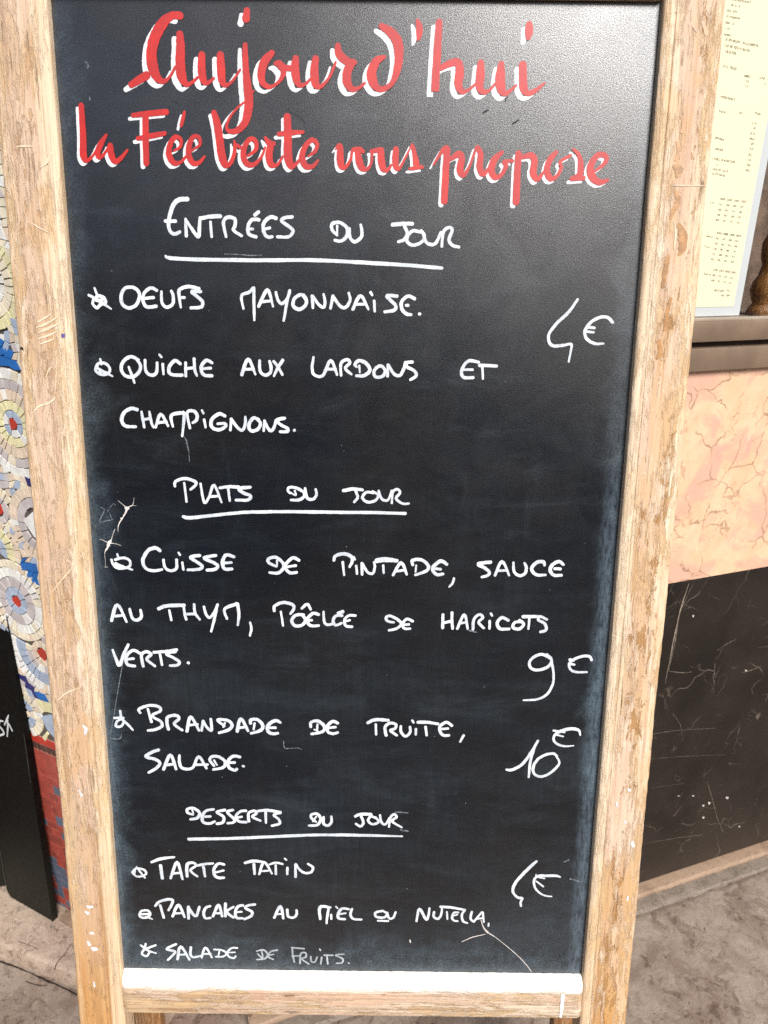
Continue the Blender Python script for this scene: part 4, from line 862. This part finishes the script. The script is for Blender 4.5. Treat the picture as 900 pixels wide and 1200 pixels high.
link('edge_highlight_rim', V, F_, MAT['edge_highlight'], bs).name = 'edge_highlight'  # grey strip paints the highlight along the left and lower edge
box('edge_strip', (.0006, -.002, .0), (.0042, .014, 1.25), MAT['pvc'], bs, bevel=.001)
def onA(u, v):
    q = on_plane(u, v, A1, NNa) - A1; return q.dot(Ta), q.dot(UPa)
V = []; F_ = []; h = 0
for S in [[(3.5, 845, 2.4), (0, 845, 2.6), (-1, 850, 2.8), (3, 855, 3.0), (4.5, 860, 2.8), (-2, 862, 2.6)], [(10.2, 838, 1.6), (8.2, 843, 2.6), (5.6, 849, 2.2)], [(9, 843, 2.4), (9.4, 852, 2.6), (8.6, 863, 1.8)], [(8.6, 846, 2.2), (11.5, 850, 2.8), (14.5, 856, 2.8)], [(-10, 845, 2.5), (-8, 856, 3), (-6, 864, 2)]]:
    h = ribbon([(*onA(u, v), w_ * .00175) for u, v, w_ in S], lambda X, Z, hh: (X, -.0004 - hh * 4, Z), V, F_, h, rough=.12)
link('painted_letters', V, F_, MAT['shadow'], bs)
V = []; F_ = []
ribbon([(*onA(28, 861), .0007), (*onA(32, 888), .0011), (*onA(36, 917), .0006)], lambda X, Z, hh: (X, -.0004 - hh, Z), V, F_, 0); link('scratch', V, F_, MAT['edge_highlight'], bs)
# second black board further left
B1 = on_z(11, 1046, .0205) + Vector((-.004, .022, 0)); Tb = Vector((cos(.2), sin(.2), 0)); Nb = Vector((-sin(.2), cos(.2), 0))
MB_ = frame(B1, Tb, Nb)
bb = empty('black_board', 'dark board with rounded corner standing left of the graffitied black sign', 'board', MB_)
plate('board_panel', rounded(-.30, 0, 0, 1.1, .018, 6, (1, 1, 1, 1)), 0, .012, MAT['pvc'], bb, .0015)
P = rounded(-.30, 0, 0, 1.1, .018); Pi = rounded(-.2985, -.0015, .0015, 1.0985, .0165); n = len(P)
link('edge_highlight', [(x, -.0008, z) for x, z in P] + [(x, -.0012, z) for x, z in Pi], [(i, (i + 1) % n, n + (i + 1) % n, n + i) for i in range(n)], MAT['edge_highlight'], bb)  # painted edge highlight round the second board

# ---------- the street behind the camera (seen only as soft reflections)
def block(name, x0, x1, y0, y1, h):
    o = box(name, (x0, y0, Gz), (x1, y1, h), MAT['facade']); o['kind'] = 'structure'; return o
block('far_building', -40, 1.5, -19, -9.5, 5.2)
block('far_building', 1.9, 40, -19, -9.5, 3.2)

# ============================================================ CHALKBOARD
LEAN = radians(9.089); UPB = Vector((0, sin(LEAN), cos(LEAN))); NB = Vector((0, cos(LEAN), -sin(LEAN)))   # NB into the board
P0 = Vector((-0.037487, 0.716495, 0.564877))
FOOT = P0 - UPB * (P0.z / UPB.z); ZB = (P0 - FOOT).length        # panel bottom height along the board
MBD = Matrix((Vector((1, 0, 0)), NB, UPB)).transposed().to_4x4(); MBD.translation = FOOT
cb = empty('chalkboard_sign', 'pavement chalkboard in a worn pine frame with the day\'s menu handwritten in white', 'chalkboard', MBD)
XL, XR = -.3295, .3303; SW = .0665; NF = .011
ZT = ZB + 1.2445; ZTOP = ZT + .075
zfoot = (Gz / cos(LEAN))
def onB(u, v):
    q = on_plane(u, v, FOOT, NB) - FOOT; return q.x, q.dot(UPB)
panel = box('blackboard_panel', (XL - .012, 0, ZB - .012), (XR + .012, .006, ZT + .02), MAT['board'], cb)
def stile(name, x0, x1, inner, mat):
    """front face at y=-NF, soft moulded inner arris, worn outer arris, many rings so the edge is a little uneven"""
    s = 1 if inner == 'R' else -1; xi, xo = (x1, x0) if inner == 'R' else (x0, x1)
    prof = [(xi, .0225), (xi, -.0062), (xi - s * .0006, -.0086), (xi - s * .0022, -.0104), (xi - s * .0046, -.0112), (xi - s * .0085, -.0113), (xi - s * .0125, -.0108), (xi - s * .0134, -.0099), (xi - s * .0144, -.0108),
            (xo + s * .0050, -NF), (xo + s * .0022, -.0103), (xo + s * .0007, -.0086), (xo, -.0060), (xo, .0225)]
    n = 240; pl = []; ph = random.random() * 9; rr = random.Random(int(x0 * 1000))
    nz1 = [rr.uniform(-1, 1) for _ in range(n + 1)]
    for i in range(n + 1):
        z = zfoot + (ZTOP - zfoot) * i / n; w1 = .0007 * sin(z * 9 + ph) + .0004 * sin(z * 31 + ph * 2)
        def place(a, b, ii, k, z=z, w1=w1, i=i):
            j = nz1[i] * .00035 if 2 <= k <= 12 else 0
            return (a + (w1 if k >= 9 else w1 * .3) + (j if k >= 10 else 0), b + (abs(nz1[(i * 3 + k) % n]) * .0005 if k in (3, 4, 10, 11) else 0), z)
        pl.append(place)
    return extrude_profile(name, prof, pl, mat, cb)
stile('stile', XL - SW, XL, 'R', MAT['stileL'])
stile('stile', XR, XR + SW, 'L', MAT['stileR'])
# bottom rail, bevelled upper edge coloured white for the sky light it catches, right end rounded
def rail(name, x0, x1, prof, mat, seed=1, ends=True):
    n = 120; pl = []; rr = random.Random(seed); nzv = [rr.uniform(-1, 1) for _ in range(n + 1)]
    for i in range(n + 1):
        x = x0 + (x1 - x0) * i / n
        e = min(i, n - i) / n * (x1 - x0)
        def place(a, b, ii, k, x=x, i=i, e=e):
            sh = max(0, 1 - e / .004) ** 2 * .003 if b < -.005 else 0
            return (x, b + sh + nzv[i] * .0002, a + nzv[(i * 5 + k) % n] * .0002)
        pl.append(place)
    return extrude_profile(name, prof, pl, mat, cb)
BRr = rail('bottom_rail', XL + .0006, XR - .0006, [(ZB - .0140, -.0152), (ZB - .030, -.0155), (ZB - .0585, -.0152), (ZB - .0618, -.0138), (ZB - .063, -.011), (ZB - .063, .0225), (ZB - .0140, .0225)], MAT['rail'], 3)
o = rail('bevel', XL + .0006, XR - .0006, [(ZB + .0008, -.0004), (ZB + .0002, -.0035), (ZB - .0022, -.0088), (ZB - .0055, -.0124), (ZB - .0100, -.0145), (ZB - .0138, -.0151), (ZB - .0138, -.0004)], MAT['railtop'], 5)
o.parent = BRr; o.name = 'worn_skylit_edge'; o['label'] = 'worn upper edge of the rail, sky light painted in as white'
box('top_rail', (XL + .0005, -NF + .001, ZT), (XR - .0005, .0225, ZTOP - .002), MAT['stileR'], cb, bevel=.002)
# rear legs of the A-frame, folded close
RT0 = Vector((0, .030, ZTOP - .03)); RT1 = Vector((0, .211 , .0338 + zfoot))
dd = (RT0 - RT1).normalized(); ln = (RT0 - RT1).length; nn = Vector((0, dd.z, -dd.y))
def rear(name, x0, x1, t0=0, t1=ln, th=.022):
    V = []
    for x in (x0, x1):
        for t in (t0, t1):
            for y in (0, th): V.append(Vector((x, 0, 0)) + RT1 + dd * t + nn * y)
    o = link(name, V, [(0, 1, 3, 2), (4, 6, 7, 5), (0, 4, 5, 1), (2, 3, 7, 6), (0, 2, 6, 4), (1, 5, 7, 3)], MAT['rear'], cb)
    bm = bmesh.new(); bm.from_mesh(o.data); bmesh.ops.recalc_face_normals(bm, faces=bm.faces[:]); bmesh.ops.bevel(bm, geom=bm.edges[:], offset=.0015, segments=1, affect='EDGES'); bm.to_mesh(o.data); bm.free(); return o
rear('rear_leg', -.397, -.350); rear('rear_leg', .350, .397)
rear('rear_rail', -.3495, .3495, ln - .08, ln - .02); rear('rear_rail', -.3495, .3495, .62, .68)
for sx in (-.36, .36):
    box('hinge', (sx - .02, .0228, ZTOP - .05), (sx + .02, .0262, ZTOP - .004), MAT['bronze'], cb, bevel=.0008)
# nail, ink dot, paint drips on the frame
def onF(u, v):
    q = on_plane(u, v, FOOT - NB * NF, NB) - FOOT; return q.x, q.dot(UPB)
def dabs(name, L, mat, y):
    for S in L:
        V = []; F_ = []; ribbon([(*onF(u, v), w_ * .00115) for u, v, w_ in S], lambda X, Z, hh: (X, y - hh, Z), V, F_, 0, rough=.3, cap=4, n=4)
        link(name, V, F_, mat, cb)
TILE['dot'] = plain('ink_dot', (.12, .10, .30), .5)
dabs('ink_dot', [[(73.6, 393, 4), (74.6, 393.4, 4)]], TILE['dot'], -NF - .0004)
dabs('nail', [[(25.5, 408, 3), (27, 409.5, 2)]], MAT['gap'], -NF - .0005)
dabs('paint_drip', [[(102, 1062, 2.5), (106, 1063, 4), (109, 1062, 2.5)], [(100, 1068, 2), (103, 1070, 4)], [(106, 1093, 3), (109, 1093.5, 3)], [(103, 1103, 3), (105, 1107, 5)], [(108, 1111, 4), (111, 1112, 5.5), (113, 1112, 4)], [(110, 1150, 1.5), (111, 1156, 2.5)], [(97, 850, 2), (101, 854, 4), (100, 860, 3)], [(93, 926, 2), (96, 932, 3)]], MAT['shadow'], -NF - .0004)
dabs('paint_drip', [[(736, 925, 4), (738, 926, 4)], [(741, 986, 3), (742, 991, 5)], [(736, 1050, 2), (735, 1054, 3)], [(722, 940, 2), (723, 944, 3)], [(732, 962, 2), (733, 964, 2.5)]], MAT['shadow'], -NF - .0004)
MAT['scrape'] = plain('scraped_cream', (.70, .55, .39), .8, .2, 60, .12, .1)
dabs('scrape', [[(44, 378, .8), (52, 373, 2), (60, 368, 1)], [(43, 384, 1), (55, 379, 2.5), (68, 371, 1)], [(45, 390, 1), (56, 385, 3), (70, 379, 1)], [(44, 397, .8), (54, 394, 2.5), (66, 389, 1)], [(47, 403, .8), (56, 400, 2), (64, 397, .8)]], MAT['scrape'], -NF - .0004)
dabs('scrape', [[(38, 262, .6), (48, 268, 1.4), (58, 273, .6)], [(61, 694, .6), (72, 680, 1.5), (86, 664, 1.3), (98, 648, .8)], [(39, 484, .8), (46, 476, 2), (58, 472, 2), (65, 466, 1)], [(54, 442, 1), (57, 434, 1.6), (61, 430, 1)], [(20, 172, 1), (30, 171, 2), (38, 172, 1)], [(48, 196, 1), (55, 190, 3), (58, 183, 1)], [(66, 410, .5), (66, 440, .9), (64, 466, .5)], [(68, 820, 1), (78, 812, 1.6), (92, 806, .8)]], MAT['scrape'], -NF - .0004)
dabs('scrape', [[(786, 217, .6), (800, 217.5, 1.2), (828, 218, .7)], [(790, 260, 1), (792, 275, 2.2), (790, 292, 1)]], MAT['scrape'], -NF - .0004)
MAT['varn'] = plain('old_varnish', (.40, .205, .075), .35, .5, 80, .3, .2)
dabs('varnish_island', [[(799, 136, 2), (801, 145, 4), (799, 155, 3)], [(793, 166, 2), (795, 178, 3), (792, 188, 2)], [(790, 194, 3), (796, 200, 8), (794, 206, 4)], [(792, 224, 3), (795, 235, 6), (790, 246, 5), (786, 256, 2)], [(796, 264, 5), (801, 276, 10), (799, 292, 7), (796, 298, 3)], [(783, 300, 3), (780, 318, 5), (777, 336, 4)], [(786, 350, 3), (782, 368, 4), (779, 386, 3)], [(772, 400, 4), (774, 412, 5), (770, 420, 3)], [(812, 30, 2), (816, 36, 3)], [(823, 26, 2), (828, 40, 3)]], MAT['varn'], -NF - .00025)
dabs('paint_drip', [[(659, 1163, 5), (658, 1172, 5), (657, 1181, 4), (656, 1188, 3)]], MAT['shadow'], -.0161)

# ---------- lettering
def strokes(name, S, mat, h0, off=(0, 0), wmul=1.0, px2m=None, rough=.03, label=None, n=6, parent=None):
    h = h0; CL = []
    for P in S:
        Q = []
        for (u, v, wd) in P:
            a = onB(u + off[0], v + off[1]); b = onB(u + off[0] + 1, v + off[1]); c = onB(u + off[0], v + off[1] - 1)
            sc = ((b[0] - a[0]) + (c[1] - a[1])) / 2
            Q.append((a[0], a[1], wd * wmul * sc))
        CL.append(Q)
    # strokes that touch make one letter (or one joined run of script)
    def touch(A, B):
        for i, a in enumerate(A[1]):
            for c in B[1]:
                if math.hypot(a[0] - c[0], a[1] - c[1]) < (a[2] + c[2]) * .5 * 1.02: return True
        return False
    items = [[Q, catmull(Q, 8)] for Q in CL]; grp = list(range(len(items)))
    for i in range(len(items)):
        for j in range(i):
            if grp[i] != grp[j] and touch(items[i], items[j]):
                g0, g1 = grp[i], grp[j]; grp = [g1 if g == g0 else g for g in grp]
    meshes = {}
    for i, Q in enumerate(CL):
        V, F_ = meshes.setdefault(grp[i], ([], [])); h = ribbon(Q, lambda X, Z, hh: (X, -hh, Z), V, F_, h, rough=rough, n=n)
    for g in meshes: link(name, *meshes[g], mat, panel if parent is None else parent)
RED_LAB_ = ['red and white script AUJOUR', 'red and white script D HUI', 'red script LA', None, None, 'red script VOUS', 'red script PROPOSE']
R1 = parse(RED)
# the d' of the first word sits on the join between the first two blocks
for k, (nm, S) in enumerate(R1):
    strokes('white_underlay', S, MAT['shadow'], .00010, RED_OFF[k], .74, rough=.07, n=8)
    strokes('red_letters', S, MAT['red'], .00060, (0, 0), .93, rough=.05, n=8)
for nm, S in parse(WHITE):
    strokes(nm, S, MAT['thin' if nm == 'thin_letter' else 'white'], .00012, wmul=.86, rough=.10)
for nm, S in parse(SCRATCH): strokes(nm, S, MAT['chip'], .00006, wmul=.78, rough=.4)
MAT['faint'] = plain('faint_chalk', (.13, .15, .165), .8, .2, 300, .7, .1)
for nm, S in parse(MARKS): strokes(nm, S, MAT['faint'], .00003, rough=.5)

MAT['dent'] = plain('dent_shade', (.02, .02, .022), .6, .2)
for nm, S in parse(DENTS): strokes(nm, S, MAT['dent'], .00003, rough=.3)
